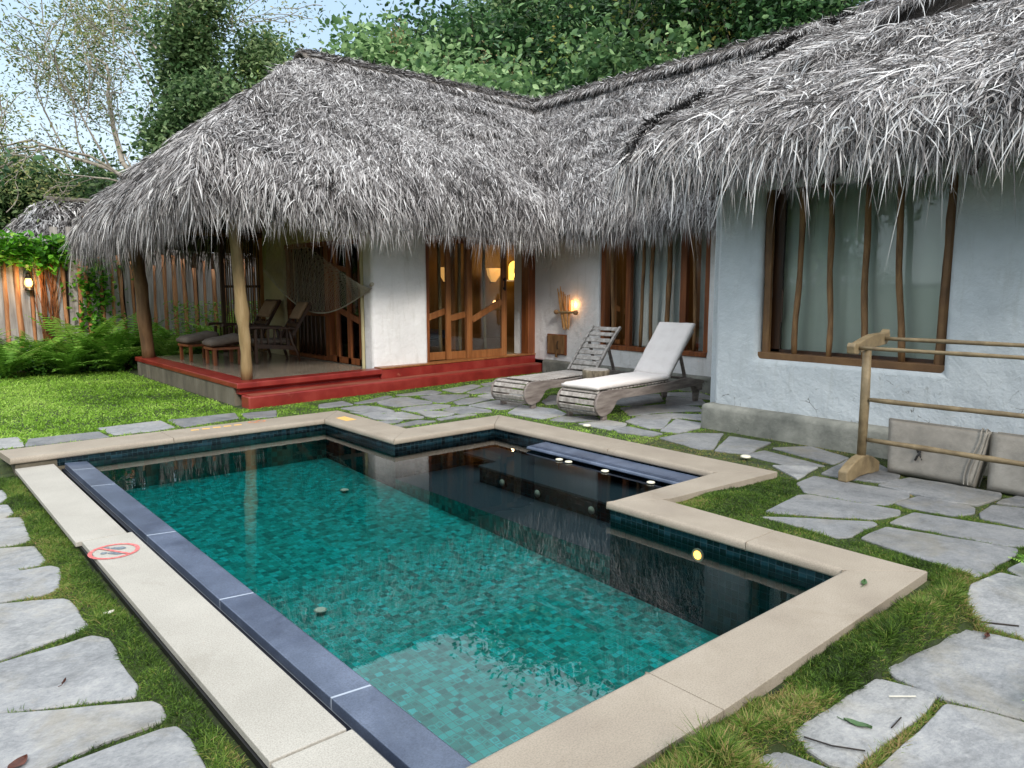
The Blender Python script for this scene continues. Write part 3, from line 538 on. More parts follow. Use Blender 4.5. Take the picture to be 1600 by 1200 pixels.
Z4 = [[(-200,90),(0,72),(15,100),(-20,125),(-200,130)], [(-200,145),(20,130),(42,162),(0,180),(-200,190)], [(-250,205),(0,185),(75,182),(120,275),(0,292),(-250,305)], [(-250,325),(0,308),(125,300),(168,352),(150,368),(0,400),(-250,420)],
 [(-300,440),(0,412),(190,382),(222,390),(225,470),(150,490),(0,515),(-300,545)], [(-350,580),(0,538),(240,518),(265,525),(340,620),(320,632),(0,748),(-350,830)], [(-400,900),(0,780),(360,668),(425,680),(535,860),(525,905),(400,915),(0,955),(-400,1010)],
 [(-450,1060),(0,990),(590,940),(625,955),(648,1010),(400,1090),(180,1180),(0,1260),(-450,1400)], [(150,1260),(300,1185),(640,1060),(700,1048),(740,1090),(820,1220),(700,1330),(200,1330)]]
Z2 = [[(170,340),(340,320),(455,330),(575,360),(560,370),(400,375)], [(240,365),(290,368),(480,380),(430,392),(375,398)], [(455,290),(560,262),(680,255),(770,275),(870,290),(860,300),(590,325),(480,305)], [(640,345),(700,330),(900,308),(1010,315),(1000,330),(740,365)],
 [(385,405),(560,375),(640,370),(800,405),(790,415),(500,425),(440,420)], [(770,370),(850,360),(950,365),(1040,380),(1010,390),(880,405),(830,395)], [(970,350),(1040,330),(1160,325),(1320,352),(1330,365),(1120,378),(1010,365)], [(460,440),(640,430),(600,447),(500,455)], [(560,475),(760,435),(900,440),(760,460),(620,482)],
 [(920,420),(1100,390),(1220,388),(1100,405),(950,430)], [(790,248),(900,235),(1160,232),(1150,245),(980,292),(900,288)], [(1050,290),(1150,262),(1260,258),(1320,270),(1190,298),(1080,308)], [(1170,315),(1300,290),(1400,275),(1580,285),(1590,300),(1480,340),(1400,345)],
 [(600,235),(860,200),(945,215),(900,228),(650,240)], [(960,195),(1190,155),(1250,165),(1120,212),(1060,215)], [(1150,215),(1290,170),(1420,165),(1480,190),(1400,210),(1200,222)], [(270,295),(520,240),(560,248),(430,285),(300,302)], [(0,310),(170,285),(250,310),(60,330),(0,335)], [(1240,240),(1370,215),(1560,215),(1600,235),(1420,265),(1300,258)], [(1260,150),(1400,125),(1500,135),(1420,155),(1290,160)]]
Z3 = [[(165,292),(180,250),(580,208),(640,238),(400,262)], [(585,185),(950,142),(1030,180),(900,200),(690,222)], [(1010,135),(1130,125),(1390,95),(1410,125),(1100,175),(1060,160)], [(-300,262),(0,250),(95,240),(130,290),(0,302),(-300,330)], [(1440,100),(1640,80),(1640,115),(1480,125)]]
ZA = [[(60,172),(130,125),(330,150),(390,175),(380,185),(250,205)], [(310,215),(380,195),(560,190),(590,215),(430,222)], [(480,235),(640,215),(750,235),(740,250),(660,270)], [(690,270),(770,255),(965,295),(900,308),(720,285)],
 [(260,100),(300,70),(380,65),(385,110),(280,120)], [(390,150),(450,135),(600,160),(590,180),(430,175)], [(690,75),(950,60),(970,100),(800,130),(700,120)], [(1000,75),(1200,90),(1230,120),(1000,130)],
 [(730,140),(980,120),(1180,135),(1200,160),(960,165),(780,185)], [(820,190),(1000,175),(1210,180),(1215,215),(1080,200),(850,200)], [(980,50),(1180,50),(1270,75),(1250,90),(1000,70)]]
rawp = [zz(1067, 700, 2.4, p) for p in Z6] + [zz(800, 640, 3, p) for p in Z5] + [zz(0, 740, 2.609, p) for p in Z4] + [zz(500, 570, 5, p) for p in Z2] + [zz(0, 620, 3.81, p) for p in Z3] + [zz(780, 600, 3.81, p) for p in ZA]
pav = []
for p in rawp:
    q = []
    for (px, py) in p:
        P = atz(px, py, -0.045); zt = float(gz(P[0], P[1])) + 0.012; P = atz(px, py, zt); q.append((P[0], P[1]))
    q = np.array(q); c_ = q.mean(0); q = q + unit(q - c_) * (.035 if c_[0] < 1 else .034 if c_[1] < 4 else .026); pav.append([tuple(a) for a in q])
def grow_in(poly, k=3):                      # chaikin-lite corner cut for worn corners
    r = []
    n = len(poly)
    for i in range(n):
        a, b, c = np.array(poly[i - 1]), np.array(poly[i]), np.array(poly[(i + 1) % n]); d1 = min(.025, np.linalg.norm(a - b) * .2); d2 = min(.025, np.linalg.norm(c - b) * .2)
        p1 = b + unit(a - b) * d1; p2 = b + unit(c - b) * d2; r += [tuple(p1), tuple((p1 + p2) / 2 * .45 + b * .55), tuple(p2)]
        L = np.linalg.norm(c - b); m = int(L / .12)
        t_ = unit(c - b); nn = np.array([-t_[1], t_[0]])
        for j in range(1, m): 
            pt = b + (c - b) * j / m
            if d2 < j / m * L < L - .06: r.append(tuple(pt + nn * rng.normal(0, .006)))
    return r
mb = MB(); tones = []
for p in pav:
    q = grow_in(p); cx, cy = np.mean([a for a, _ in q]), np.mean([b for _, b in q]); z = float(gz(cx, cy)) + .014 + rng.uniform(-.004, .004); n = len(mb.v); mb.prism(q, z - .05, z); t = rng.random(); 
    if cy < 3 and cx > 4.5: t = t * .5 + .1
    if cx < 1: t = .75 + .25 * t
    if cy < 1.6 and cx > 2: t = .7 + .3 * t
    tones += [t] * (len(mb.v) - n)
pv = mb.build('paving', M['slate'], bev=.006, seg=1); tag(pv, None, None, kind='structure')
at = pv.data.attributes.new('tone', 'FLOAT', 'POINT'); at.data.foreach_set('value', np.array(tones, np.float32))

# ---------------------------------------------------------------- turf
def not_paved(x, y, m=0.0):
    ok = np.ones(len(x), bool)
    for p in pav:
        a = np.array(p); lo, hi = a.min(0), a.max(0); s_ = (x > lo[0]) & (x < hi[0]) & (y > lo[1]) & (y < hi[1])
        if s_.any(): i = np.where(s_)[0]; ok[i[inpoly(x[i], y[i], p)]] = False
    ok &= ~((x > .93) & (x < PX1 + .33) & (y > PY0 - .34) & (y < PY1 + .44)); ok &= ~((x > PX1) & (x < AX + .40) & (y > AY0 - .22) & (y < AY1 + .40))
    return ok
def mound(x, y):
    """turf swelling along the pool edge"""
    a = np.exp(-((y - (1.17 + .05 * np.sin(x * 4))) / .19) ** 2) * ((x > 1.4) & (x < 4.85)) * .24
    b = np.exp(-((x - 4.95) / .30) ** 2 - ((y - 3.12) / .22) ** 2) * .10; c = np.exp(-((x - 4.62) / .14) ** 2) * np.exp(-((y - 1.5) / .28) ** 2) * .06
    d = np.exp(-((x - .78) / .13) ** 2) * ((y > 1) & (y < 8)) * .06
    return (a + b + c + d) * (.6 + .9 * fbm(x * 5, y * 5, 3))
MG = {}
def mound_grid():
    st = .03; x0, y0 = .3, .3; nx, ny = 180, 280; gx, gy = np.meshgrid(x0 + np.arange(nx) * st, y0 + np.arange(ny) * st, indexing='ij'); ok = not_paved(gx.ravel(), gy.ravel()).reshape(nx, ny)
    pz = np.ones(nx * ny, bool)
    for p in pav: pz &= ~inpoly(gx.ravel(), gy.ravel(), p)
    m = pz.reshape(nx, ny).astype(float)
    for _ in range(3):
        k = np.zeros_like(m); 
        for dx in (-1, 0, 1):
            for dy in (-1, 0, 1): k += np.roll(np.roll(m, dx, 0), dy, 1)
        m = k / 9
    h = mound(gx, gy) * np.clip((m - .52) * 2.1, 0, 1) ** .8; MG.update(x0=x0, y0=y0, st=st, h=h, gx=gx, gy=gy, ok=ok)
mound_grid()
def moundh(x, y):
    a = np.clip((x - MG['x0']) / MG['st'], 0, MG['h'].shape[0] - 1.001); b = np.clip((y - MG['y0']) / MG['st'], 0, MG['h'].shape[1] - 1.001); i = a.astype(int); j = b.astype(int); a = a - i; b = b - j; H_ = MG['h']
    return H_[i, j] * (1 - a) * (1 - b) + H_[i + 1, j] * a * (1 - b) + H_[i, j + 1] * (1 - a) * b + H_[i + 1, j + 1] * a * b
def turf(name, x0, x1, y0, y1, dens, ln, wd, mask=None, tone=(0.45, 0.25), hfun=moundh, mat='grass', label=None, lie=0.5, seed=1, tscale=3.0):
    r = np.random.default_rng(seed); n = int((x1 - x0) * (y1 - y0) * dens); x = r.uniform(x0, x1, n); y = r.uniform(y0, y1, n); q_ = np.abs((x * math.sin(AZ) - y * math.cos(AZ)) / np.maximum(.1, x * math.cos(AZ) + y * math.sin(AZ))) < .78; x, y = x[q_], y[q_]; ok = not_paved(x, y)
    if mask is not None: ok &= mask(x, y)
    x, y = x[ok], y[ok]; n = len(x); h = hfun(x, y); z = gz(x, y) + h * .8 - .003
    D = np.stack([r.normal(0, lie * 1.5, n), r.normal(0, lie * 1.5, n), np.full(n, .75)], 1); N = unit(r.normal(0, 1, (n, 3)))
    cl = fbm(x * tscale, y * tscale, 9); L = ln * r.uniform(.5, 1.4, n) * (1 + 4 * h) * (.35 + 2.9 * fbm(x * 14, y * 14, 12, 2) ** 2 + .3 * cl); tn = np.clip(tone[0] + (cl - .45) * 1.3 + r.normal(0, tone[1], n), 0, 1)
    V, F, T = blades(np.stack([x, y, z], 1), D, N, L, wd * r.uniform(.7, 1.3, n), r.uniform(0, .5, n), tn, r, seg=2)
    o = npmesh(name, V, F, T, M[mat]); tag(o, label, 'grass', None, 'stuff'); return n
h = MG['h'] * .8 + gz(MG['gx'], MG['gy']) - .006; nx, ny = h.shape; V = np.stack([MG['gx'], MG['gy'], h], -1).reshape(-1, 3); k = np.arange(nx * ny).reshape(nx, ny)
F = np.stack([k[:-1, :-1], k[1:, :-1], k[1:, 1:], k[:-1, 1:]], -1).reshape(-1, 4); c = V[F].mean(1); cx_, cy_ = c[:, 0], c[:, 1]; keep = ~((cx_ > .93) & (cx_ < PX1 + .33) & (cy_ > PY0 - .34) & (cy_ < PY1 + .44)) & ~((cx_ > PX1) & (cx_ < AX + .40) & (cy_ > AY0 - .22) & (cy_ < AY1 + .40)) & (MG['h'].ravel()[F].max(1) > .002)
tag(npmesh('ground_mound', V, [F[keep]], None, M['turf'], smooth=True), None, None, None, 'structure')
turf('grass', 1.5, 5.2, .35, 1.56, 70000, .034, .0026, lambda x, y: (mound(x, y) > .006) | (fbm(x * 8, y * 8, 2) > .25), (.5, .26), label='thick shaggy turf along the near stone pool edge', seed=1)
turf('grass', 4.3, 5.9, 1.2, 3.5, 34000, .026, .0028, None, (.45, .22), label='turf filling the corner outside the pool notch', seed=2)
turf('grass', 4.6, 7.3, -.2, 5.2, 8000, .018, .0035, lambda x, y: (x > 5.9) | (y < 1.2) | (y > 3.5), (.62, .22), label='short yellowing turf in the joints of the slate paving beside the bay', seed=3, hfun=lambda x, y: 0 * x)
turf('grass', 2.2, 4.6, -.6, 1.0, 22000, .022, .003, lambda x, y: y < .9, (.62, .22), label='short turf in the joints of the nearest slabs', seed=4, hfun=lambda x, y: 0 * x)
turf('grass', .30, .95, 1.4, 8.25, 32000, .030, .0027, None, (.40, .2), label='turf strip between the stepping slabs and the beige platform', seed=5)
turf('grass', -1.2, .38, 1.2, 8.6, 16000, .018, .003, None, (.5, .2), label='turf joints between the stepping slabs left of the pool', seed=6, hfun=lambda x, y: 0 * x)
turf('grass', 4.4, 9.8, 5.0, 10.5, 3800, .024, .0055, None, (.55, .2), mat='lawn_grass', label='bright turf in the joints of the slate paving before the red steps', seed=7, hfun=lambda x, y: 0 * x)
turf('grass', .0, 4.6, 8.70, 9.9, 4500, .026, .0055, None, (.5, .2), mat='lawn_grass', label='bright turf strip along the far pool edge', seed=8, hfun=lambda x, y: 0 * x)
turf('lawn_grass', -2.2, 3.75, 9.3, 16.8, 2600, .040, .011, lambda x, y: x - 3.7 < 0, (.5, .22), mat='lawn_grass', label='mown lawn of bright green grass below the verandah', seed=9, hfun=lambda x, y: 0 * x, tscale=1.2)
# ---------------------------------------------------------------- the thatched cottage
CO = (6.6, 8.0, 0.0)
cot = thing('thatched_cottage', 'L shaped white cottage with a shaggy grey palm thatch roof', 'cottage', CO)
def cb(mb_, name, mat, parent=None, **k): return mb_.build(name, mat, parent or cot, loc=CO, **k)
TZ = 0.27
def addw(o): o.location = (-CO[0], -CO[1], 0); return o
G0 = -0.2
# terrace platform
mb = MB(); mb.prism([(3.755, 10.26), (9.7, 10.90), (9.7, 10.92), (6.1, 15.1), (3.755, 15.1)], G0, TZ - .07); cb(mb, 'plinth', M['cement_dark'])
mb = MB(); mb.prism([(3.95, 10.36), (6.02, 10.56), (6.02, 15.05), (3.95, 15.05)], TZ - .02, TZ + .002); cb(mb, 'terrace_floor', M['floor'])
mb = MB(); mb.prism([(3.74, 10.10), (6.15, 10.34), (6.15, 10.57), (4.05, 10.42), (4.05, 15.2), (3.74, 15.2)], TZ - .075, TZ + .006); cb(mb, 'terrace_edging', M['red'], bev=.015, smooth=True)
mb = MB(); A_, B_ = np.array((3.80, 10.115)), np.array((6.15, 10.345)); prof = [(.012, TZ - .072), (.05, TZ - .09), (.085, TZ - .115), (.08, .132), (.05, .118), (.02, .1135), (.3, .1135), (.3, TZ - .072)]
dv = unit(B_ - A_); nv = np.array([-dv[1], dv[0]]); vs = []
for q in (A_, B_): vs += [(q[0] + nv[0] * a, q[1] + nv[1] * a, z) for a, z in prof]
n = len(prof); mb.add(vs, [(i, (i + 1) % n, n + (i + 1) % n, n + i) for i in range(n)] + [tuple(range(n)), tuple(range(2 * n - 1, n - 1, -1))]); cb(mb, 'cove_riser', M['red'])
mb = MB(); mb.prism([(6.152, 10.37), (9.80, 10.73), (9.80, 10.95), (6.152, 10.6)], G0, TZ - .004); cb(mb, 'door_step', M['red'], bev=.02, smooth=True)
mb = MB(); mb.prism([(6.152, 10.362), (9.80, 10.72), (9.80, 10.95), (6.152, 10.6)], TZ - .0035, TZ + .022); cb(mb, 'door_sill', M['timber_lt'], bev=.005)
mb = MB(); mb.prism([(3.80, 9.86), (9.79, 10.49), (9.79, 10.75), (3.80, 10.14)], G0, .112); cb(mb, 'step', M['red'], bev=.025, seg=3, smooth=True)
mb = MB(); mb.prism([(3.86, 9.91), (9.78, 10.535), (9.78, 10.74), (3.86, 10.13)], .1125, .1165); cb(mb, 'step_tread', M['red_top'])
# walls. Facade of the left wing
WH = 2.95
addw(wall('wall', M['plaster'], cot, 'y', 10.60, .32, 6.15, 7.22, TZ - .2, WH, seed=1, bev=.07))
addw(wall('wall', M['plaster'], cot, 'y', 10.75, .2, 7.22, 9.80, 2.45, WH, seed=4))
addw(wall('wall', M['cream'], cot, 'x', 6.15, .3, 10.921, 15.1, TZ - .1, WH, [(11.0, 13.92, -1, 2.36), (14.9, 15.2, -1, 9)], seed=2, bev=.04))
addw(wall('wall', M['plaster'], cot, 'x', 9.80, .28, 5.1, 10.95, .17, WH, [(6.82, 9.08, .55, 2.5)], seed=3))
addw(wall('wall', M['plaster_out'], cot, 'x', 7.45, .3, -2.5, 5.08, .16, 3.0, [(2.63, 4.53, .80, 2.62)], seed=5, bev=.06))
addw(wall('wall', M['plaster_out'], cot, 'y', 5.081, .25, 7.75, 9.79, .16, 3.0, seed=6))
# plinths
def plinth(x0, x1, y0, y1, z1, m='cement', b=.05):
    mb_ = MB(); mb_.bb(x0, x1, y0, y1, G0, z1); cb(mb_, 'plinth', M[m], bev=b, seg=4, smooth=True)
plinth(9.70, 10.0, 4.9, 10.46, .20)
addw(wall('plinth', M['cement'], cot, 'x', 7.31, .42, -2.5, 5.16, G0, .235, seed=8, bev=.06, amp=.008)); plinth(7.75, 9.69, 5.05, 5.2, .22)
# back and inner walls, closing the rooms
mb = MB()
mb.bb(6.17, 14.5, 15.1, 15.3, 0, 3); mb.bb(14.3, 14.5, -2.5, 15.1, 0, 3); mb.bb(7.8, 14.3, -2.7, -2.5, 0, 3); mb.bb(10.1, 14.3, 9.9, 10.0, 0, 3); mb.bb(10.1, 14.3, 5.35, 5.45, 0, 3)
cb(mb, 'inner_wall', M['ochre'])
mb = MB(); mb.bb(6.2, 14.3, 10.95, 15.1, .2, TZ - .01); mb.bb(10.08, 14.3, -2.5, 9.9, .2, .24); mb.bb(7.8, 14.3, -2.5, 5.0, .2, .25); cb(mb, 'room_floor', M['floor'])
mb = MB(); mb.bb(6.2, 14.3, 10.93, 15.1, 2.75, 2.8); mb.bb(10.1, 14.3, -2.5, 9.9, 2.76, 2.8); mb.bb(7.8, 10.07, -2.5, 5.0, 2.76, 2.8); cb(mb, 'ceiling', M['dark_in'])
# posts
rg = np.random.default_rng(3)
def post(a, b, r, m):
    p, rad = wavy(a, b, r, .018, rg, 14, .9); mb_ = MB(); mb_.tube(p, rad, 14); return cb(mb_, 'post', M[m], smooth=True)
post((4.0, 10.42, TZ), (3.87, 10.28, 2.75), .083, 'post'); post((3.92, 14.85, TZ - .02), (3.72, 14.8, 2.75), .115, 'post_dk')
mb = MB(); mb.tube([(3.75, 10.3, 2.62), (6.3, 10.5, 2.62)], .07, 10); mb.tube([(3.8, 10.2, 2.60), (3.72, 15.2, 2.60)], .07, 10); mb.tube([(3.7, 15.0, 2.6), (6.3, 15.0, 2.6)], .06, 10); cb(mb, 'eave_beam', M['post_dk'], smooth=True)
# terrace stick screen and door posts, in the wall x = 6.15
scr = cb(MB().bb(6.20, 6.30, 12.18, 12.34, TZ, 2.36).bb(6.20, 6.30, 13.80, 13.92, TZ, 2.36).bb(6.18, 6.32, 12.34, 13.80, 1.05, 1.13).bb(6.18, 6.32, 12.34, 13.80, TZ, TZ + .06).bb(6.18, 6.32, 11.0, 13.92, 2.28, 2.36), 'window', M['timber'])
for k in range(8):
    y = 13.68 - k * .175; p, rad = wavy((6.25, y, TZ + .06), (6.25, y + rg.normal(0, .02), 2.28), .02, .01, rg, 8); cb(MB().tube(p, rad, 7), 'stick', M['timber_dk'], scr, smooth=True)
cb(MB().bb(6.36, 6.365, 12.34, 13.80, TZ, 2.28), 'curtain', M['timber_dk'], scr)  # dark sheet close behind the sticks, stands in for the unlit room
door2 = cb(MB().bb(6.19, 6.27, 11.02, 11.12, TZ, 2.28).bb(6.19, 6.27, 11.42, 11.52, TZ, 2.28).bb(6.19, 6.27, 11.84, 11.93, TZ, 2.28).beam((6.23, 11.1, 1.0), (6.23, 11.9, 1.2), .07, .1).beam((6.23, 11.5, 1.85), (6.23, 12.2, 1.95), .07, .08).bb(6.19, 6.27, 11.0, 12.18, TZ, TZ + .1), 'door', M['timber'])
p, rad = wavy((6.30, 11.62, TZ), (6.30, 11.80, 2.28), .055, .015, rg, 8); cb(MB().tube(p, rad, 8), 'post', M['cream'], door2, smooth=True)
cb(MB().bb(6.225, 6.23, 11.12, 11.42, TZ + .1, 2.28).bb(6.225, 6.23, 11.52, 11.84, TZ + .1, 2.28), 'pane', M['glass'], door2)
# stick blind closing the back of the verandah
scb = cb(MB().bb(5.35, 6.15, 15.05, 15.09, 1.55, 1.6).bb(5.35, 5.42, 15.02, 15.1, TZ, 2.6), 'screen', M['timber_dk'])
for k in range(16):
    x = 5.45 + k * .045; p, rad = wavy((x, 15.05, TZ), (x, 15.05, 2.6), .012, .006, rg, 6); cb(MB().tube(p, rad, 5), 'stick', M['pole' if k % 3 else 'timber_dk'], scb)
# sliding doors at y = 10.8
def panel(x0, x1, y, zl, zr, st=.11, mid=None, lt='timber_lt'):
    m_ = MB(); z0, z1 = TZ + .02, 2.45; m_.bb(x0, x0 + st, y, y + .05, z0, z1); m_.bb(x1 - st, x1, y, y + .05, z0, z1); m_.bb(x0 + st, x1 - st, y + .002, y + .048, z0, z0 + .14); m_.bb(x0 + st, x1 - st, y + .002, y + .048, z1 - .12, z1)
    m_.beam((x0 + st, y + .025, zl), (x1 - st, y + .025, zr), .044, .11)
    d_ = cb(m_, 'door', M[lt], bev=.004, seg=1); cb(MB().bb(x0 + st, x1 - st, y + .024, y + .027, z0 + .14, z1 - .12), 'pane', M['glass'], d_)
    if mid: 
        p_, r_ = wavy((mid[0], y + .07, z0 + .05), (mid[1], y + .07, z1), .03, .01, rg, 8); cb(MB().tube(p_, r_, 8), 'stick', M['post'], d_, smooth=True)
    return d_
jm = cb(MB().bb(7.23, 7.33, 10.72, 10.92, TZ + .02, 2.45).bb(9.62, 9.795, 10.74, 10.95, TZ + .02, 2.45).bb(7.33, 9.62, 10.70, 10.94, 2.40, 2.45), 'door_frame', M['timber'], bev=.006, seg=1)
panel(7.20, 7.98, 10.86, 1.02, 1.17, .13, (7.72, 7.66)); panel(7.74, 8.26, 10.80, 1.02, 1.08, .10, (8.08, 8.08)); d3 = panel(8.15, 9.08, 10.74, .98, 1.30, .12, (8.62, 8.58))
cb(MB().bb(8.99, 9.01, 10.705, 10.74, 1.52, 1.56).bb(8.99, 9.01, 10.705, 10.74, 1.68, 1.72).bb(8.985, 9.015, 10.69, 10.705, 1.50, 1.74), 'handle', M['black'], d3)
cb(MB().bb(9.66, 9.79, 10.96, 11.2, TZ, 2.6), 'door_reveal', M['plaster'])
# mid window x = 9.8
wf = cb(MB().bb(9.84, 9.98, 8.98, 9.08, .55, 2.5).bb(9.84, 9.98, 6.82, 6.92, .55, 2.5).bb(9.78, 10.0, 6.82, 9.08, .49, .565).bb(9.86, 9.95, 8.43, 8.53, .565, 2.5).bb(9.86, 9.95, 7.28, 7.40, .565, 2.5), 'window', M['timber'], bev=.006, seg=1)
for y in (8.80, 8.16, 7.96, 7.63, 7.10):
    p, rad = wavy((9.86, y, .56), (9.86, y + rg.normal(0, .03), 2.5), .03 if y != 7.63 else .042, .012, rg, 9); cb(MB().tube(p, rad, 9), 'pole', M['pole'], wf, smooth=True)
cb(MB().bb(9.97, 9.974, 6.92, 8.98, .565, 2.5), 'pane', M['glass'], wf)
def curtain(y0, y1, x, z0, z1, amp, per, mat, parent, open_=0):
    n_ = int((y1 - y0) / per * 8); ys_ = np.linspace(y0, y1, n_); xs_ = x + amp * np.sin((ys_ - y0) / per * 6.283 + 1.3 * np.sin(ys_ * 5)) ; V_ = np.array([(a, b, c) for a, b in zip(xs_, ys_) for c in (z0, (z0 + z1) / 2, z1)])
    V_[1::3, 0] += .01 * np.sin(ys_ * 9); i = np.arange(n_ - 1) * 3; F_ = np.concatenate([np.stack([i, i + 3, i + 4, i + 1], 1), np.stack([i + 1, i + 4, i + 5, i + 2], 1)]); o_ = npmesh('curtain', V_ - np.array(CO), [F_], None, mat, parent, smooth=True); return o_
curtain(7.38, 8.66, 10.06, .3, 2.6, .03, .16, M['curtain'], wf); curtain(6.9, 7.14, 10.06, .3, 2.6, .03, .13, M['curtain'], wf)
# bay window x = 7.45
bf = cb(MB(), 'window', M['timber'])
mbw = MB(); 
for y0, y1, zl, zh, r in ((4.47, 4.50, .80, 2.65, .045), (2.70, 2.66, .82, 2.65, .05)):
    p, rad = wavy((7.55, y0, zl), (7.55, y1, zh), r, .008, rg, 9, 1.0); mbw.tube(p, rad, 9)
p, rad = wavy((7.55, 4.55, .835), (7.55, 2.62, .835), .035, .006, rg, 9); mbw.beam((7.55, 4.55, .83), (7.55, 2.62, .83), .13, .075)
bpy.data.objects.remove(bf); bf = cb(mbw, 'window', M['timber_br'], smooth=False, bev=.006)
for (ya, yb) in ((4.115, 4.16), (3.76, 3.80), (3.385, 3.44), (3.045, 3.12)):
    p, rad = wavy((7.55, ya, .86), (7.55, yb, 2.65), .030, .022, rg, 11); cb(MB().tube(p, rad, 10), 'pole', M['pole'], bf, smooth=True)
cb(MB().bb(7.62, 7.66, 4.36, 4.47, .86, 2.65).bb(7.62, 7.66, 2.66, 4.47, .86, .90).bb(7.60, 7.61, 4.33, 4.345, 1.2, 1.55), 'sash', M['timber_dk'], bf)
cb(MB().bb(7.64, 7.645, 2.66, 4.36, .90, 2.65), 'pane', M['glass'], bf)
curtain(2.5, 4.6, 7.74, .3, 2.74, .02, .3, M['curtain_dk'], bf)
# small hatch low in the wall
hx = cb(MB().bb(9.765, 9.80, 9.87, 10.37, .31, .69), 'hatch', M['timber'], bev=.004); cb(MB().bb(9.748, 9.764, 9.90, 10.10, .33, .67).bb(9.748, 9.764, 10.13, 10.34, .33, .67).bb(9.745, 9.766, 10.09, 10.135, .26, .69), 'leaf', M['pole'], hx); cb(MB().tube([(9.744, 10.05, .42), (9.72, 10.05, .44), (9.72, 10.05, .54), (9.744, 10.05, .56)], .008, 6), 'handle', M['black'], hx)

# ---------------------------------------------------------------- roof
RZ = 5.50
def und(x, y, s=0): return .20 * np.exp(-((x - 3.3) / .8) ** 2 - ((y - 9.4) / .7) ** 2) + (fbm(x * .9, y * .9, 20 + s, 3) - .44) * .28 + (fbm(x * 3.1, y * 3.1, 31 + s, 2) - .37) * .10
class Plane:
    """roof slope: eave line e0->e1, ridge line r0->r1 (all 3D); rounds over at the eave"""
    def course(s, P, v):                            # overlapping courses, thick at their lower edge
        k, amp = (3.2, .30) if s.side == 5 else (4.5, .085); t = v * k + 1.6 * (fbm(P[:, 0] * .9 + 3, P[:, 1] * .55, 71 + s.side, 3) - .45); f = t - np.floor(t); on = np.clip((fbm(P[:, 0] * .8, P[:, 1] * .8, 77 + s.side, 2) - .26) * 4, 0, 1)
        return amp * on * (1 - f) * np.clip(v * 6, 0, 1) * np.clip((1 - v) * 5, 0, 1)
    def __init__(s, e0, e1, r0, r1, side=0, lip=.30): s.c = [np.array(p, float) for p in (e0, e1, r0, r1)]; s.side = side; s.lip = lip
    def pos(s, u, v):                                # u along, v 0 at eave .. 1 ridge ; v<0 hangs
        u = u[:, None]; vv = np.clip(v, 0, 1)[:, None]; e0, e1, r0, r1 = s.c
        P = (e0 * (1 - u) + e1 * u) * (1 - vv) + (r0 * (1 - u) + r1 * u) * vv; L = np.linalg.norm((e0 + e1) / 2 - (r0 + r1) / 2)
        d = v * L; P = P.copy(); P[:, 2] += und(P[:, 0], P[:, 1], s.side) * np.clip(d / .5, .4, 1) * np.clip((L - d) / .5, .15, 1) - .22 * np.exp(-np.maximum(d, 0) / .22)
        P[:, 2] += np.minimum(d, 0); P[:, 2] += .10 * np.sin(np.pi * vv[:, 0]); return P
    def frame(s, u, v, e=.02):
        P = s.pos(u, v); a = s.pos(np.clip(u + e, 0, 1.05), v) - s.pos(u - e, v); b = s.pos(u, v - e) - P
        D = unit(b); N = unit(np.cross(b, a)); N *= np.where(N[:, 2:3] < 0, -1, 1); P = P + N * s.course(P, v)[:, None]; return P, D, N
    def area(s): e0, e1, r0, r1 = s.c; return np.linalg.norm(np.cross(r1 - e0, r0 - e1)) / 2
EY, EX = 9.40, 9.12
planes = {
 'front': Plane((3.05, EY, 2.94), (9.12, EY, 2.92), (6.15, 12.75, RZ), (11.6, 12.75, RZ)),
 'hip': Plane((3.05, 16.3, 2.72), (3.05, EY, 2.94), (6.15, 12.76, RZ), (6.15, 12.75, RZ), 1),
 'back': Plane((12.5, 16.3, 2.62), (3.05, 16.3, 2.72), (11.6, 12.75, RZ), (6.15, 12.75, RZ), 2),
 'mid': Plane((EX, EY, 2.92), (EX, -2.6, 2.92), (11.6, 12.75, RZ), (11.6, -2.6, RZ), 3),
 'east': Plane((15.0, -2.6, 2.5), (15.0, 12.75, 2.5), (11.6, -2.6, RZ), (11.6, 12.75, RZ), 4),
 'bay': Plane((6.62, 5.80, 3.16), (6.62, -2.6, 3.16), (11.45, 5.15, RZ + .10), (11.45, -2.6, RZ + .06), 5)}
roof = thing('thatched_roof', None, None); del roof['label']; del roof['category']; roof.parent = cot; roof.location = (0, 0, 0)
bpy.data.objects.remove(roof)
NU, NV = 90, 60; parts = []; off = 0; allV = []; allF = []
for nm, pl in planes.items():
    U_, V_ = np.meshgrid(np.linspace(0, 1, NU), np.linspace(0, 1, NV), indexing='ij'); P = pl.pos(U_.ravel(), V_.ravel()); P[:, 2] += pl.course(P, V_.ravel()) * .9; Q = P - np.array([0, 0, .16]); 
    k = np.arange(NU * NV).reshape(NU, NV); F1 = np.stack([k[:-1, :-1], k[1:, :-1], k[1:, 1:], k[:-1, 1:]], -1).reshape(-1, 4); m = NU * NV
    per = np.concatenate([k[:, 0], k[-1, 1:], k[::-1, -1][1:], k[0, ::-1][1:]]); F3 = np.stack([per[:-1], per[1:], per[1:] + m, per[:-1] + m], 1)
    allV.append(np.concatenate([P - np.array([0, 0, .02]), Q])); allF += [F1 + off, F1[:, ::-1] + m + off, F3 + off]; off += 2 * m
ro = npmesh('thatched_roof', np.concatenate(allV) - np.array(CO), [np.concatenate(allF)], None, M['thatch_base'], cot, smooth=True)
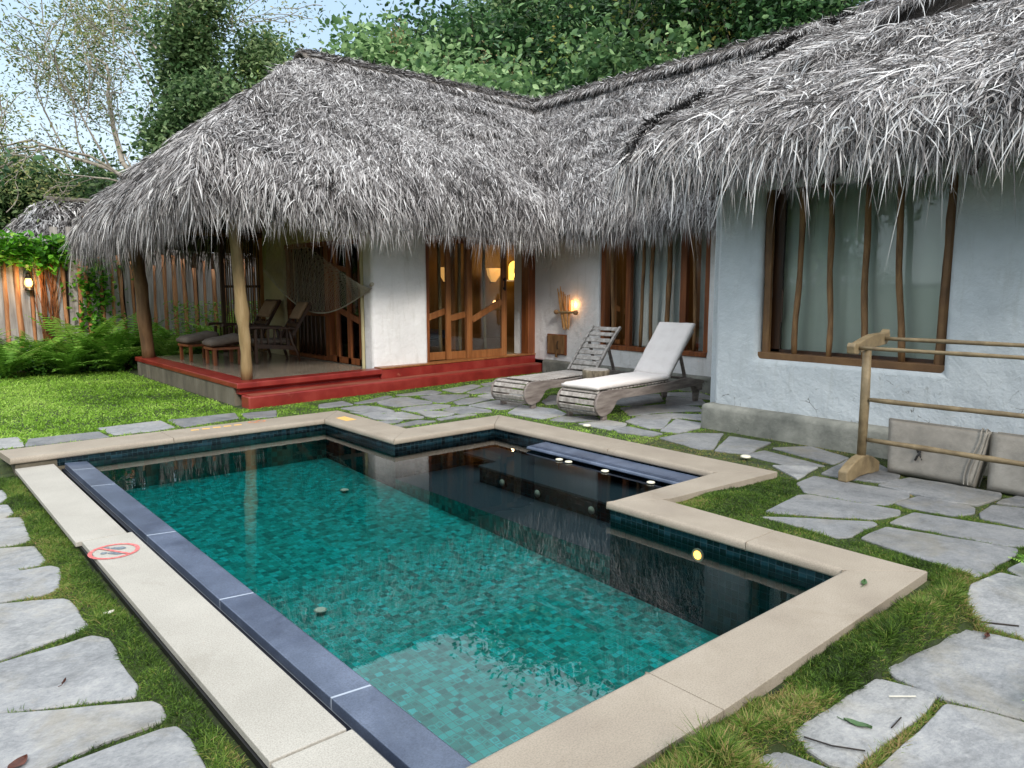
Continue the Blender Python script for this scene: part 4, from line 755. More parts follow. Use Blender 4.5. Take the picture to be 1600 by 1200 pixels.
# rafters under the verandah
for k in range(9):
    x = 3.6 + k * .32; f_ = min(1, .25 + .12 * k); cb(MB().tube([(x, 9.7, 2.55), (x + .35 * f_, 9.7 + 2.7 * f_, 2.55 + 2.0 * f_)], .035, 6), 'rafter', M['timber_dk'], ro, smooth=True)
for k in range(9):
    y = 10.4 + k * .5; cb(MB().tube([(3.4, y, 2.55), (4.9, 12.75 + (y - 12.7) * .6, 3.9)], .035, 6), 'rafter', M['timber_dk'], ro, smooth=True)
for k in range(24):
    y = -1 + k * .42; cb(MB().tube([(9.3 if y > 5.2 else 7.0, y, 2.52), (11.3, y, 4.9 if y > 5.2 else 5.1)], .03, 6), 'rafter', M['timber_dk'], ro, smooth=True)

rb = np.random.default_rng(11); ps = []
def thatch(pl, dens, L0, W0, spread, vlo=-.02, vhi=1.0, lift=.12, ulo=-.01, uhi=1.01, tb=.47, drp=.35):
    e0, e1, r0, r1 = pl.c; n = int(pl.area() * dens * (vhi - vlo)); u = rb.uniform(ulo, uhi, n); v = rb.uniform(vlo, vhi, n)
    le, lr = np.linalg.norm(e1 - e0), np.linalg.norm(r1 - r0); keep = rb.random(n) < (le * (1 - np.clip(v, 0, 1)) + lr * np.clip(v, 0, 1)) / max(le, lr); u, v = u[keep], v[keep]; n = len(u)
    P0 = pl.pos(u, v); k_, a_ = (3.2, .24) if pl.side == 5 else (4.5, .085); t_ = v * k_ + 1.6 * (fbm(P0[:, 0] * .9 + 3, P0[:, 1] * .55, 71 + pl.side, 3) - .45); f_ = t_ - np.floor(t_); on_ = fbm(P0[:, 0] * .8, P0[:, 1] * .8, 77 + pl.side, 2) > .40
    kp = ~((f_ < (.16 if pl.side == 5 else .05)) & on_ & (rb.random(len(u)) < .62) & (v > .06) & (v < .9)); u, v = u[kp], v[kp]; n = len(u)
    P, D, N = pl.frame(u, v); S = unit(np.cross(D, N)); cl = fbm(P[:, 0] * 2.2 + P[:, 2], P[:, 1] * 2.2, 40, 3); an = rb.normal(0, spread, n) + (fbm(P[:, 0] * 1.3, P[:, 1] * 1.3 + P[:, 2], 50, 2) - .4) * 1.0
    D2 = D * np.cos(an)[:, None] + S * np.sin(an)[:, None]; lf = np.abs(rb.normal(lift, .10, n)); D2 = unit(D2 + N * lf[:, None]); P = P + N * rb.uniform(-.02, .035, n)[:, None]
    tn = np.clip(tb + rb.normal(0, .29, n) + (cl - .45) * .6, 0, 1); L = L0 * rb.uniform(.5, 1.35, n); W = W0 * rb.uniform(.5, 1.4, n)
    return blades(P, D2, N, L, W, rb.uniform(0, 2 * drp, n), tn, rb, twist=.7, seg=3)
def fringe(pl, per_m, L0, W0, ulo=0, uhi=1, spread=.45, layers=(.0, .06), tb=.5):
    e0, e1 = pl.c[:2]; n = int(np.linalg.norm(e1 - e0) * (uhi - ulo) * per_m); u = rb.uniform(ulo, uhi, n); v = rb.uniform(layers[0] - .045, layers[1], n)
    P, D, N = pl.frame(u, v); H = N.copy(); H[:, 2] = 0; H = unit(H); S = unit(np.cross(D, N)); a = rb.normal(0, spread, n)[:, None]
    D2 = unit(D * .8 + np.array([0, 0, -.55]) + S * a + H * rb.uniform(-.3, .35, (n, 1))); ln = L0 * rb.uniform(.45, 1.3, n) * (.45 + 1.3 * fbm(u * 30, u * 3, 66, 3)); tn = np.clip(tb + rb.normal(0, .27, n), 0, 1)
    return blades(P - N * rb.uniform(0, .12, (n, 1)), D2, N, ln, W0 * rb.uniform(.5, 1.3, n), rb.uniform(.1, .9, n), tn, rb, twist=.8, seg=3)
ps.append(thatch(planes['front'], 2500, .20, .0108, .42)); ps.append(fringe(planes['front'], 1100, .24, .0092, spread=.62))
ps.append(thatch(planes['hip'], 2200, .21, .0108, .42, tb=.45)); ps.append(fringe(planes['hip'], 1000, .27, .0095, tb=.38, spread=.6))
ps.append(thatch(planes['back'], 140, .34, .02, .5)); ps.append(fringe(planes['back'], 240, .36, .014))
ps.append(thatch(planes['mid'], 2500, .19, .0105, .42, uhi=.62)); ps.append(fringe(planes['mid'], 1100, .24, .0092, uhi=.45, spread=.62))
ps.append(thatch(planes['bay'], 2500, .21, .0092, .62, uhi=.62, lift=.2, drp=.5)); ps.append(thatch(planes['bay'], 480, .27, .0125, .9, uhi=.62, lift=.30, tb=.72, drp=.8))
ps.append(fringe(planes['bay'], 1100, .17, .0088, uhi=.62, spread=.6)); ps.append(fringe(planes['bay'], 55, .42, .006, uhi=.62, spread=.6, tb=.4))
# loose verge of the bay roof, near black to paint its shaded crevice, and tufts along the hip and valley
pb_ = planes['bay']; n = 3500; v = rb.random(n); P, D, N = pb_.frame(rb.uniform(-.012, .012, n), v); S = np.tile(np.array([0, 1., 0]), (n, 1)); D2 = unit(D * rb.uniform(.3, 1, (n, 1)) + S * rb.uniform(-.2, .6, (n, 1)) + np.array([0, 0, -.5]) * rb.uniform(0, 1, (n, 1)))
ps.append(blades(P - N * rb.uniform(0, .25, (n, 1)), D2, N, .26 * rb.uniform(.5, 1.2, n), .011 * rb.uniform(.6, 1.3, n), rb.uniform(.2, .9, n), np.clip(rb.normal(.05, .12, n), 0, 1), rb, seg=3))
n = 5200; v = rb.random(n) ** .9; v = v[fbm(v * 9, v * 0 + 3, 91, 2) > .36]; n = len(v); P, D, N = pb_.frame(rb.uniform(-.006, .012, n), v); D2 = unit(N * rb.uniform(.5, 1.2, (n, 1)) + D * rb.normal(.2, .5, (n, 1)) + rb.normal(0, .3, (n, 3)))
ps.append(blades(P, D2, D, rb.uniform(.05, .15, n), rb.uniform(.01, .02, n), rb.uniform(0, .5, n), np.clip(rb.normal(.0, .05, n), 0, 1), rb, seg=2))  # upright ragged lip, its black tone paints the shade along the verge
ph = planes['hip']; 
for (pl, uu, n) in ((planes['hip'], 1.0, 2500), (planes['hip'], 0.0, 2200), (planes['front'], 0.0, 1500)):
    v = rb.random(n) * .93; P, D, N = pl.frame(np.full(n, uu) + rb.normal(0, .006, n), v); D2 = unit(D + rb.normal(0, .35, (n, 3)) + N * .1); ps.append(blades(P + N * .02, D2, N, .18 * rb.uniform(.5, 1.2, n), .012 * rb.uniform(.6, 1.3, n), rb.uniform(.3, 1, n), np.clip(rb.normal(.5, .25, n), 0, 1), rb, seg=3))
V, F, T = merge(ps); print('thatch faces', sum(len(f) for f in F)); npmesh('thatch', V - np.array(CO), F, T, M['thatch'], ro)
# woven ridge caps
def ridge(pts, w_, name='ridge_cap'):
    pts = np.array(pts, float); k = len(pts); vs = []; n_ = 9
    for i in range(k):
        t = unit(pts[min(i + 1, k - 1)] - pts[max(i - 1, 0)]); s_ = unit(np.cross(t, (0, 0, 1.))); 
        for j in range(n_):
            a = (j / (n_ - 1) - .5) * 2; ww = w_ * (1 + .08 * math.sin(i * 1.7)); vs.append(pts[i] + s_ * a * ww + np.array([0, 0, (1 - abs(a) ** 1.6) * .17 - .06 + .012 * math.sin(i * 2.1 + j)]))
    fs = [(i * n_ + j, i * n_ + j + 1, (i + 1) * n_ + j + 1, (i + 1) * n_ + j) for i in range(k - 1) for j in range(n_ - 1)]; m_ = MB(); m_.add(vs, fs); o_ = cb(m_, name, M['ridge'], ro, smooth=True); sm = o_.modifiers.new('s', 'SOLIDIFY'); sm.thickness = .04; return o_
M['ridge'] = mat_noise('woven grey palm ridge', ['#57504a', '#7d756e', '#a29b94'], 6, .9, 60, .8, .02, stretch=(1, 1, 4), detail=9)
def zr(x, y): return RZ + .02 + float(und(np.array(x), np.array(y), 0)) * .12
ridge([(x, 12.75, zr(x, 12.75)) for x in np.arange(6.05, 11.75, .3)], .26); ridge([(11.6, y, zr(11.6, y)) for y in np.arange(12.8, -2.6, -.35)], .26)
ps = []; n = 5000; x = rb.uniform(6.1, 11.6, n); sgn = rb.choice([-1, 1], n); P = np.stack([x, 12.75 + sgn * rb.uniform(.12, .26, n), np.full(n, RZ - .02)], 1)
ps.append(blades(P, np.stack([rb.normal(0, .6, n), sgn * 1., np.full(n, -.6)], 1), np.tile((0, 0, 1.), (n, 1)), .2 * rb.uniform(.5, 1.2, n), .014 * np.ones(n), rb.uniform(0, .5, n), np.clip(rb.normal(.5, .25, n), 0, 1), rb))
n = 5000; y = rb.uniform(-1, 12.6, n); sgn = -1; P = np.stack([11.6 - rb.uniform(.10, .28, n), y, np.full(n, RZ - .0)], 1)
ps.append(blades(P, np.stack([np.full(n, -1.), rb.normal(0, .6, n), np.full(n, -.7)], 1), np.tile((0, 0, 1.), (n, 1)), .2 * rb.uniform(.5, 1.2, n), .013 * np.ones(n), rb.uniform(0, .5, n), np.clip(rb.normal(.45, .28, n), 0, 1), rb))
for ax in (0, 1):
    n = 9000; t_ = rb.uniform(0, 1, n); o_ = rb.uniform(-.26, .26, n); zc = RZ + .02 + (1 - np.abs(o_ / .26) ** 1.6) * .17 - .05 + rb.uniform(0, .02, n)
    P = np.stack([6.1 + 5.5 * t_, 12.75 + o_, zc], 1) if ax == 0 else np.stack([11.6 + o_, -1 + 13.7 * t_, zc], 1); d_ = np.array([1., 0, 0]) if ax == 0 else np.array([0, 1., 0]); d_ = d_ * rb.choice([-1, 1], (n, 1)) + rb.normal(0, .35, (n, 3))
    ps.append(blades(P, d_, np.tile((0, 0, 1.), (n, 1)), .16 * rb.uniform(.5, 1.2, n), .014 * np.ones(n), rb.uniform(0, .3, n), np.clip(rb.normal(.38, .25, n), 0, 1), rb))
V, F, T = merge(ps); npmesh('ridge_fringe', V - np.array(CO), F, T, M['thatch'], ro)
# ---------------------------------------------------------------- fence, plants, lamps
rf = np.random.default_rng(21)
FY = 17.2
fence = thing('timber_fence', 'tall fence of grey sawn slabs and orange bark strips behind the ferns', 'fence', (3, FY, 0))
M['fence_grey'] = mat_noise('weathered grey fence slab', ['#766c68', '#98908c', '#b5adaa'], 2.5, .9, 14, .5, .012, stretch=(6, 6, .5), detail=9, spots=('#4a423d', 6, .68))
M['fence_or'] = mat_noise('orange heartwood strip', ['#86553a', '#b27a52', '#c8936a'], 3, .85, 16, .6, .012, stretch=(6, 6, .7), detail=9, spots=('#6b3a22', 5, .66))
mg, mo = MB(), MB(); x = -4.5
while x < 8.2:
    w_ = rf.uniform(.10, .17); h_ = rf.uniform(2.45, 2.75); ln = rf.normal(0, .015); lean = .02
    pts = [(x + ln * z + .006 * math.sin(z * 3 + x * 9), z) for z in np.linspace(-.1, h_, 7)]
    for q in range(6):
        (xa, za), (xb, zb) = pts[q], pts[q + 1]; d = .04 + .012 * math.sin(x * 5)
        mg.add([(xa, FY, za), (xa + w_, FY - d * .3, za), (xb + w_, FY - d * .3, zb), (xb, FY, zb), (xa, FY + .05, za), (xa + w_, FY + .05, za), (xb + w_, FY + .05, zb), (xb, FY + .05, zb)], [(0, 1, 2, 3), (5, 4, 7, 6), (4, 0, 3, 7), (1, 5, 6, 2)] + ([(3, 2, 6, 7)] if q == 5 else []))
    g_ = rf.uniform(.055, .095); hh = rf.uniform(1.9, 2.25); c = x + w_ + g_ / 2 + .003; mo.tube([(c + ln * z + rf.normal(0, .004), FY + .012, z) for z in np.linspace(-.1, hh, 9)], [g_ * .56 * (1 + .12 * rf.normal()) for _ in range(9)], 8)
    x += w_ + g_ + .004
fp = mg.build('slab', M['fence_grey'], fence, loc=(3, FY, 0)); mo.build('bark_strip', M['fence_or'], fence, smooth=True, loc=(3, FY, 0)); MB().bb(-4.5, 8.2, FY + .06, FY + .12, 1.9, 2.02).build('rail', M['timber_dk'], fence, loc=(3, FY, 0)); MB().bb(-4.5, 8.2, FY + .13, FY + .15, -.1, 2.3).build('backing', M['timber_dk'], fence, loc=(3, FY, 0))
def lantern(loc, label, sc_=1.0, group=None):
    t = thing('lantern', label, 'lantern', loc, 0, group); s_ = sc_
    MB().lathe([(.0, 0), (.055 * s_, 0), (.06 * s_, .02 * s_), (.045 * s_, .05 * s_), (.035 * s_, .06 * s_), (0, .06 * s_)], n=14).build('base', M['black'], t, smooth=False)
    MB().lathe([(.03 * s_, .06 * s_), (.052 * s_, .10 * s_), (.052 * s_, .14 * s_), (.035 * s_, .19 * s_)], n=14).build('glass', M['lamp_soft'], t, smooth=True)
    MB().lathe([(.0, .19 * s_), (.055 * s_, .19 * s_), (.03 * s_, .23 * s_), (.03 * s_, .25 * s_), (.045 * s_, .255 * s_), (0, .28 * s_)], n=14).build('cap', M['black'], t)
    m_ = MB()
    for sg_ in (-1, 1): m_.tube([(sg_ * .065 * s_, 0, .04 * s_), (sg_ * .075 * s_, 0, .12 * s_), (sg_ * .06 * s_, 0, .23 * s_)], .006 * s_, 5)
    m_.tube([(math.cos(a) * .06 * s_, 0, .23 * s_ + math.sin(a) * .11 * s_) for a in np.linspace(0, 3.14159, 9)], .004 * s_, 5); m_.build('handle', M['black'], t); return t
fl = lantern((2.42, FY - .10, 1.49), 'lit hurricane lantern hanging on the grey slab fence', 1.25)
lp = bpy.data.lights.new('lantern_light', 'POINT'); lp.energy = 7; lp.color = (1, .62, .25); lp.shadow_soft_size = .06; lo = bpy.data.objects.new('lantern_light', lp); COL.objects.link(lo); lo.location = (0, -.16, .16); lo.parent = fl

def fern(x, y, s, label, n=26, group='ferns along the fence', z=None, up=.9, tone=.5, pinn=22):
    t = thing('fern', label, 'fern', (x, y, float(gz(x, y)) if z is None else z), 0, group); ps_ = []; stem = MB()
    for k in range(n):
        az = rf.uniform(0, 6.283); L = s * rf.uniform(.65, 1.15); el = rf.uniform(.75, 1.5) * up; m = pinn; tt = np.linspace(.06, 1, m); dr = rf.uniform(.35, .85)
        r_ = L * (tt * math.cos(el) + .30 * tt ** 2); zz_ = L * (tt * math.sin(el) - dr * .55 * tt ** 2.2); P = np.stack([np.cos(az) * r_, np.sin(az) * r_, zz_], 1); T_ = unit(np.gradient(P, axis=0)); S = unit(np.cross(T_, np.array([0, 0, 1.]) + 0 * T_)); N = np.cross(S, T_)
        wl = L * .17 * np.sin(np.clip(tt, 0, 1) * 2.7 + .25) * (1 - tt ** 4 * .6); tn = np.clip(tone + rf.normal(0, .15) + .25 * tt, 0, 1)
        for sg_ in (-1, 1): ps_.append(blades(P, S * sg_ + T_ * .35 + N * .1, N, np.abs(wl) + .01, np.full(m, L / m * .62), np.full(m, .25), tn + rf.normal(0, .05, m), rf, twist=.15, seg=2))
        stem.tube([tuple(P[i]) for i in range(0, m, 5)], .003, 4, False)
    V, F, T = merge(ps_); npmesh('fronds', V, F, np.clip(T, 0, 1), M['fern'], t); stem.build('stem', M['fern'], t); return t
fern_spots = [(-.2, 16.2, .75, 'dim fern clump at the far left edge of the lawn'), (.55, 15.9, .7, 'leftmost low arching fern at the lawn edge'), (1.2, 16.6, .95, 'tall fern against the fence left of the hanging lantern'), (1.75, 15.95, .8, 'drooping fern in front of the fence below the lantern'),
 (2.35, 16.3, .85, 'wide fern under the hanging lantern'), (2.75, 15.85, .65, 'small pale fern sticking out over the lawn'), (3.1, 16.55, 1.15, 'tallest fern with long fronds left of the dark verandah post'), (3.55, 15.9, .85, 'dense fern touching the left side of the dark verandah post'),
 (4.05, 16.5, 1.05, 'fern rising behind the dark verandah post'), (4.6, 16.0, .85, 'fern just right of the dark verandah post'), (5.0, 16.5, 1.0, 'feathery fern seen above the far footstool'), (5.45, 15.9, .9, 'fern at the back corner of the verandah beside the stick screen'), (5.9, 16.6, 1.1, 'light fern behind the chairs')]
fern_spots = [(x, y, s * 1.35, lb) for x, y, s, lb in fern_spots]
for i, (x, y, s, lb) in enumerate(fern_spots): fern(x, y, s, lb, n=34, tone=.42 + .18 * (i % 3 == 0) + (.15 if x > 4.5 else 0))
# leafy shrubs and undergrowth behind the ferns
def leafmass(name, label, cat, C, size, mat, group=None, up=.3, aspect=.5, tone=(.5, .25), droop=0., kind=None):
    C = np.asarray(C); n = len(C); v = leafcards(C, size, rf, up, aspect, np.clip(rf.normal(tone[0], tone[1], n), 0, 1), droop); c = C.mean(0); o = npmesh(name, v[0], v[1], v[2], M[mat]); tag(o, label, cat, group, kind); return o
M['vine'] = mat_tone('bright vine leaf', [(0, '#2f5a14'), (.4, '#4f8a20'), (.75, '#79b836'), (1, '#b5d860')], .5, .35)
n = 900; c_ = np.stack([rf.uniform(1.55, 3.1, n), FY - rf.uniform(.0, .35, n), 2.05 + rf.uniform(0, .55, n)], 1); c_[:, 2] -= .25 * np.abs(np.sin(c_[:, 0] * 3)) * rf.random(n); leafmass('climbing_vine', 'bright green vine spilling over the fence above the lantern', 'vine', c_, .15, 'vine', up=.5, aspect=.55)
n = 520; xx = rf.normal(3.55, .22, n); c_ = np.stack([xx, FY - rf.uniform(.02, .22, n), rf.uniform(.7, 2.4, n)], 1); leafmass('climbing_vine', 'thin vine with yellowish leaves climbing the fence left of the dark post', 'vine', c_, .13, 'vine', tone=(.35, .3), aspect=.5)
mb = MB()
for k in range(26):
    x = rf.normal(2.78, .13); p, r_ = wavy((x, FY - .06, rf.uniform(.2, .6)), (x + rf.normal(0, .12), FY - .07, rf.uniform(1.6, 2.2)), .008, .05, rf, 12); mb.tube(p, r_, 4)
M['dry_vine'] = mat_noise('dry orange vine stem', ['#5e3418', '#8a5228'], 6, .9); tag(mb.build('dry_vine', M['dry_vine']), 'tangle of leafless orange vine stems beside the lantern', 'vine')
n = 1500; c_ = np.stack([rf.uniform(4.8, 6.9, n), rf.uniform(16.3, 17.0, n), rf.uniform(.1, 1.25, n) ** 1], 1); leafmass('shrub', 'light green feathery shrub behind the verandah floor', 'shrub', c_, .09, 'fern', tone=(.7, .2), aspect=.28)
n = 2600; c_ = np.stack([rf.uniform(-1.5, 6.8, n), rf.uniform(15.7, 17.0, n), np.abs(rf.normal(0, .16, n))], 1); leafmass('undergrowth', 'dark low leaves under the ferns along the fence', 'undergrowth', c_, .10, 'fern', tone=(.1, .15), kind='stuff')
# neighbour roof beyond the fence
nb = thing('neighbouring_cottage', 'small grey thatched hut roof seen over the fence', 'hut', (5.1, 27, 0))
mb = MB(); x0, x1, y0, y1, e_, r_ = 3.2, 9.0, 25.0, 30.5, 2.7, 4.25; mb.add([(x0, y0, e_), (x1, y0, e_), (x1, y1, e_), (x0, y1, e_), (x0 + 1.4, 27.6, r_), (x1 - 1.4, 27.6, r_)], [(0, 1, 5, 4), (1, 2, 5), (2, 3, 4, 5), (3, 0, 4), (3, 2, 1, 0)]); nr = mb.build('roof', M['thatch_base'], nb, loc=(5.1, 27, 0))
MB().bb(3.7, 8.5, 25.6, 30, 0, 2.75).build('wall', M['plaster'], nb, loc=(5.1, 27, 0)); MB().tube([(x0 + 1.3, 27.6, r_ + .02), (x1 - 1.3, 27.6, r_ + .02)], .09, 8).build('ridge_cap', M['ridge'], nb, smooth=True, loc=(5.1, 27, 0))
pls = [Plane((x0, y0, e_), (x1, y0, e_), (x0 + 1.4, 27.6, r_), (x1 - 1.4, 27.6, r_)), Plane((x0, y1, e_), (x0, y0, e_), (x0 + 1.4, 27.61, r_), (x0 + 1.4, 27.6, r_))]
q_ = [thatch(p, 260, .35, .03, .4) for p in pls]; V, F, T = merge(q_); npmesh('thatch', V - np.array((5.1, 27, 0)), F, T, M['thatch'], nb)

# ---------------------------------------------------------------- loungers
def lounger(slat='teak_grey'):
    t = thing('sun_lounger', 'x', 'sun lounger', (0, 0, 0)); W = .60
    def pt(s, x, z): return (x, z)
    for sg_ in (-1, 1):
        y0, y1 = (sg_ * W / 2 - .018, sg_ * W / 2 + .018)
        A1 = [(.06 + .155 * math.cos(a) * 1.0, .215 + .155 * math.sin(a)) for a in np.linspace(R(90), R(290), 14)]
        prof = [(2.40, .30), (2.44, .255), (2.38, .27), (2.34, .19), (2.2, .24), (.38, .235), (.30, .17), (.24, .10), (.14, .065)]; top = [(2.40, .30), (1.9, .375), (1.5, .345), (.75, .34), (.3, .365)]
        # order: from rear top, forward along the top, around the scroll, back along the underside
        poly = top + A1 + [(.20, .09), (.27, .15), (.33, .225), (.42, .245), (1.5, .225), (2.05, .235), (2.2, .22), (2.25, .16), (2.36, .16), (2.36, .25), (2.42, .27)]
        MB().slabx(poly, y0, y1).build('side_rail', M['teak_brown'], t, bev=.006)
        MB().box((.115, sg_ * (W / 2 - .03), .035), (.085, .05, .09)).build('leg', M['teak_brown'], t, bev=.008); MB().slabx([(2.22, 0.0), (2.32, 0.0), (2.36, .20), (2.12, .24), (2.2, .14)], y0 - sg_ * .04, y1 - sg_ * .04).build('leg', M['teak_brown'], t, bev=.006)
    m_ = MB()
    for k in range(17): x = .22 + k * .079; m_.box((x, 0, .36 if x > .3 else .365), (.058, W - .05, .018))
    for k in range(5):
        a = R(112 + k * 30); m_.box((.06 + .15 * math.cos(a), 0, .215 + .15 * math.sin(a)), (.058, W - .05, .018), m=Matrix.Rotation(-(a - R(90)), 3, 'Y'))
    m_.build('slats', M[slat], t, bev=.004, seg=1)
    HX, HZ, BA, BL = 1.53, .37, R(47), .88; b_ = MB(); dx, dz = math.cos(BA), math.sin(BA)
    curve = lambda s_: (HX + dx * s_ * BL - dz * .05 * math.sin(s_ * 3.14), HZ + dz * s_ * BL + dx * -.05 * math.sin(s_ * 3.14) * -1 * -1 + (.0 if s_ < .8 else -(s_ - .8) * .15))
    for sg_ in (-1, 1): 
        cs = [curve(s_) for s_ in np.linspace(0, 1.04, 8)]
        for (xa, za), (xb, zb) in zip(cs, cs[1:]): b_.beam((xa, sg_ * (W / 2 - .05), za), (xb, sg_ * (W / 2 - .05), zb), .04, .045)
    for k in range(8):
        s_ = .06 + k * .13; x, z = curve(s_); x2, z2 = curve(s_ + .02); an = math.atan2(z2 - z, x2 - x); b_.box((x, 0, z + .012), (.075, W - .16, .016), m=Matrix.Rotation(-an, 3, 'Y'))
    b_.build('backrest', M[slat], t, bev=.004, seg=1)
    s_ = MB(); xt, zt = curve(.72)
    for sg_ in (-1, 1): s_.beam((xt, sg_ * .17, zt - .02), (2.12, sg_ * .17, .34), .035, .045)
    s_.box((2.12, 0, .335), (.06, W - .08, .03)); s_.box((1.62, 0, .33), (.06, W - .08, .03)); s_.build('prop', M['teak_brown'], t, bev=.004, seg=1)
    return t
L1 = lounger(); L1.location = (6.55, 7.64, -.045); L1.rotation_euler[2] = R(6.5); tag(L1, 'bare weathered slatted wooden sun lounger left of the log stool', 'sun lounger', 'wooden sun loungers by the pool')
L2 = copy_tree(L1); L2.location = (6.62, 6.42, -.045); L2.rotation_euler[2] = R(5); tag(L2, 'weathered wooden sun lounger carrying the white cushion', 'sun lounger', 'wooden sun loungers by the pool')
cu = thing('lounger_cushion', 'off white two piece cushion laid on the right hand sun lounger', 'cushion', tuple(L2.location), R(5))
def pad(x0, x1, y0, y1, z0, z1, n1, n2, tf=None, pil=.012):
    gx, gy = np.meshgrid(np.linspace(0, 1, n1), np.linspace(0, 1, n2), indexing='ij'); e = (np.clip(np.minimum(gx, 1 - gx) * (x1 - x0) / .04, 0, 1) * np.clip(np.minimum(gy, 1 - gy) * (y1 - y0) / .04, 0, 1)) ** .35
    wr = pil * (fbm(gx * 9 + z0 * 7, gy * 5, 5, 3) - .45) * 1.6; X, Y = x0 + gx * (x1 - x0), y0 + gy * (y1 - y0); mid = (z0 + z1) / 2; Zt = mid + (z1 - mid) * (.45 + .55 * e) + wr; Zb = mid + (z0 - mid) * (.45 + .55 * e)
    V_ = np.concatenate([np.stack([X, Y, Zt], -1).reshape(-1, 3), np.stack([X, Y, Zb], -1).reshape(-1, 3)]); k = np.arange(n1 * n2).reshape(n1, n2); F1 = np.stack([k[:-1, :-1], k[1:, :-1], k[1:, 1:], k[:-1, 1:]], -1).reshape(-1, 4); per = np.concatenate([k[:, 0], k[-1, 1:], k[::-1, -1][1:], k[0, ::-1][1:]]); F3 = np.stack([per[:-1], per[1:], per[1:] + n1 * n2, per[:-1] + n1 * n2], 1)
    if tf is not None: V_ = tf(V_)
    return V_, [np.concatenate([F1, F1[:, ::-1] + n1 * n2, F3[:, ::-1]])]
V, F = pad(-.03, 1.56, -.29, .29, .372, .445, 40, 16); npmesh('seat_pad', V, F, None, M['canvas'], cu, smooth=True)
def backtf(V_):
    a = R(47); x, z = V_[:, 0].copy(), V_[:, 2].copy(); V_[:, 0] = 1.55 + x * math.cos(a) - z * math.sin(a); V_[:, 2] = .40 + x * math.sin(a) + z * math.cos(a); return V_
V, F = pad(0, .93, -.29, .29, .0, .075, 24, 16, backtf); npmesh('back_pad', V, F, None, M['canvas'], cu, smooth=True)
st = thing('log_stool', 'sawn log slice side table between the two sun loungers', 'side table', (7.62, 7.10, -.005)); 
MB().lathe([(.10, 0), (.09, .12), (.10, .30)], n=14).build('leg', M['teak_brown'], st, smooth=True)
M['bark_disc'] = mat_noise('mottled log bark', ['#4d4336', '#766a58', '#9d917d'], 9, .9, 30, .6, .015, stretch=(2, 2, .6), detail=8)
vs = MB(); vs.lathe([(.165 + .0, .30), (.19, .32), (.185, .37), (.192, .43), (.18, .445)], n=26); o = vs.build('bark', M['bark_disc'], st, smooth=True); MB().lathe([(.0, .4455), (.176, .4455), (.17, .452), (0, .452)], n=26).build('top', M['teak_grey'], st)

# ---------------------------------------------------------------- towel rack, storage cushions
rk = thing('towel_rack', 'rustic pole towel rack with curved feet standing on the slabs', 'towel rack', (6.46, 2.87, -.045)); RL = (6.46, 2.87, 0)
def rkb(m_, n_, mt='rackwood', **k): 
    o_ = m_.build(n_, M[mt], rk, loc=(6.46, 2.87, -.045), **k); return o_
for yy in (2.87, .55):
    m_ = MB(); arc = [(6.12 + .62 * t_, -.045 + (.0 if t_ in (0, 1) else 0)) for t_ in (0, 1)]
    top = [(6.12 + .62 * t_, .045 + .10 * math.sin(t_ * 3.14159)) for t_ in np.linspace(1, 0, 9)]; m_.slabx([(6.12, -.044), (6.26, -.044), (6.34, -.03), (6.52, -.03), (6.6, -.044), (6.74, -.044)] + top, yy - .04, yy + .04); rkb(m_, 'foot', bev=.01)
    rkb(MB().tube([(6.45, yy, .11), (6.455, yy, .6), (6.46, yy + .01, 1.08)], [.037, .039, .036], 14), 'post', smooth=True)
    arm = [(6.14, 1.04), (6.20, 1.03), (6.34, 1.06), (6.74, 1.09), (6.80, 1.15), (6.78, 1.22), (6.74, 1.19), (6.5, 1.185), (6.32, 1.15), (6.2, 1.12), (6.15, 1.13), (6.13, 1.1)]
    rkb(MB().slabx(arm, yy - .035, yy + .035), 'arm', bev=.008)
for xa, za, xb, zb, r_ in ((6.22, 1.085, 6.22, 1.09, .017), (6.70, 1.14, 6.70, 1.145, .017), (6.45, .63, 6.45, .64, .021), (6.45, .28, 6.45, .28, .022)):
    p, rad = wavy((xa, 2.84, za), (xb, .58, zb), r_, .012 if za < 1 else .004, rf, 15); rkb(MB().tube(p, rad, 10), 'rail', 'rackwood', smooth=True)
def leaning(y0, y1, label, sd_):
    t = thing('storage_cushion', label, 'cushion', (6.80, (y0 + y1) / 2, -.12), 0, 'folded lounger cushions against the bay wall')
    def tf(V_):   # x: across (height), y along, z thickness
        h = V_[:, 0].copy(); yy = V_[:, 1].copy() * (1 - .11 * (1 - np.clip(V_[:, 0] / .48, 0, 1))); th = V_[:, 2].copy(); a = R(68); V_[:, 0] = h * math.cos(a) + th * math.sin(a) - .10; V_[:, 2] = .01 + h * math.sin(a) - th * math.cos(a) + .09; V_[:, 1] = yy + .10 * (h - .25) * (1 if sd_ > 0 else .0) * np.clip((yy) * 3, 0, 1); return V_
    L = (y1 - y0) / 2; V_, F_ = pad(0, .48, -L, L, 0, .15, 26, 30, tf, .035); npmesh('cover', V_, F_, None, M['taupe'], t, smooth=True)
    V_, F_ = pad(.02, .47, -L + .03, L - .03, .155, .26, 26, 30, tf, .03); npmesh('cover', V_, F_, None, M['taupe'], t, smooth=True)
    t['_'] = 0; del t['_']; TF.append(tf); return t
TF = []
c1 = leaning(2.03, 2.83, 'folded taupe cushion with a small black tie, left of the pair on the slabs', 1); c2 = leaning(.98, 2.04, 'folded taupe cushion right of its pair, cut by the picture edge', 0)
def tfp(P, k=0): return [tuple(q) for q in TF[k](np.array(P, float))]
m_ = MB()
for dy in (-.33, -.365): m_.tube(tfp([(h_, dy + .02 * math.sin(h_ * 12), -.014) for h_ in np.linspace(.0, .47, 7)] + [(.495, dy, t_) for t_ in (.03, .12, .22)]), .006, 5)
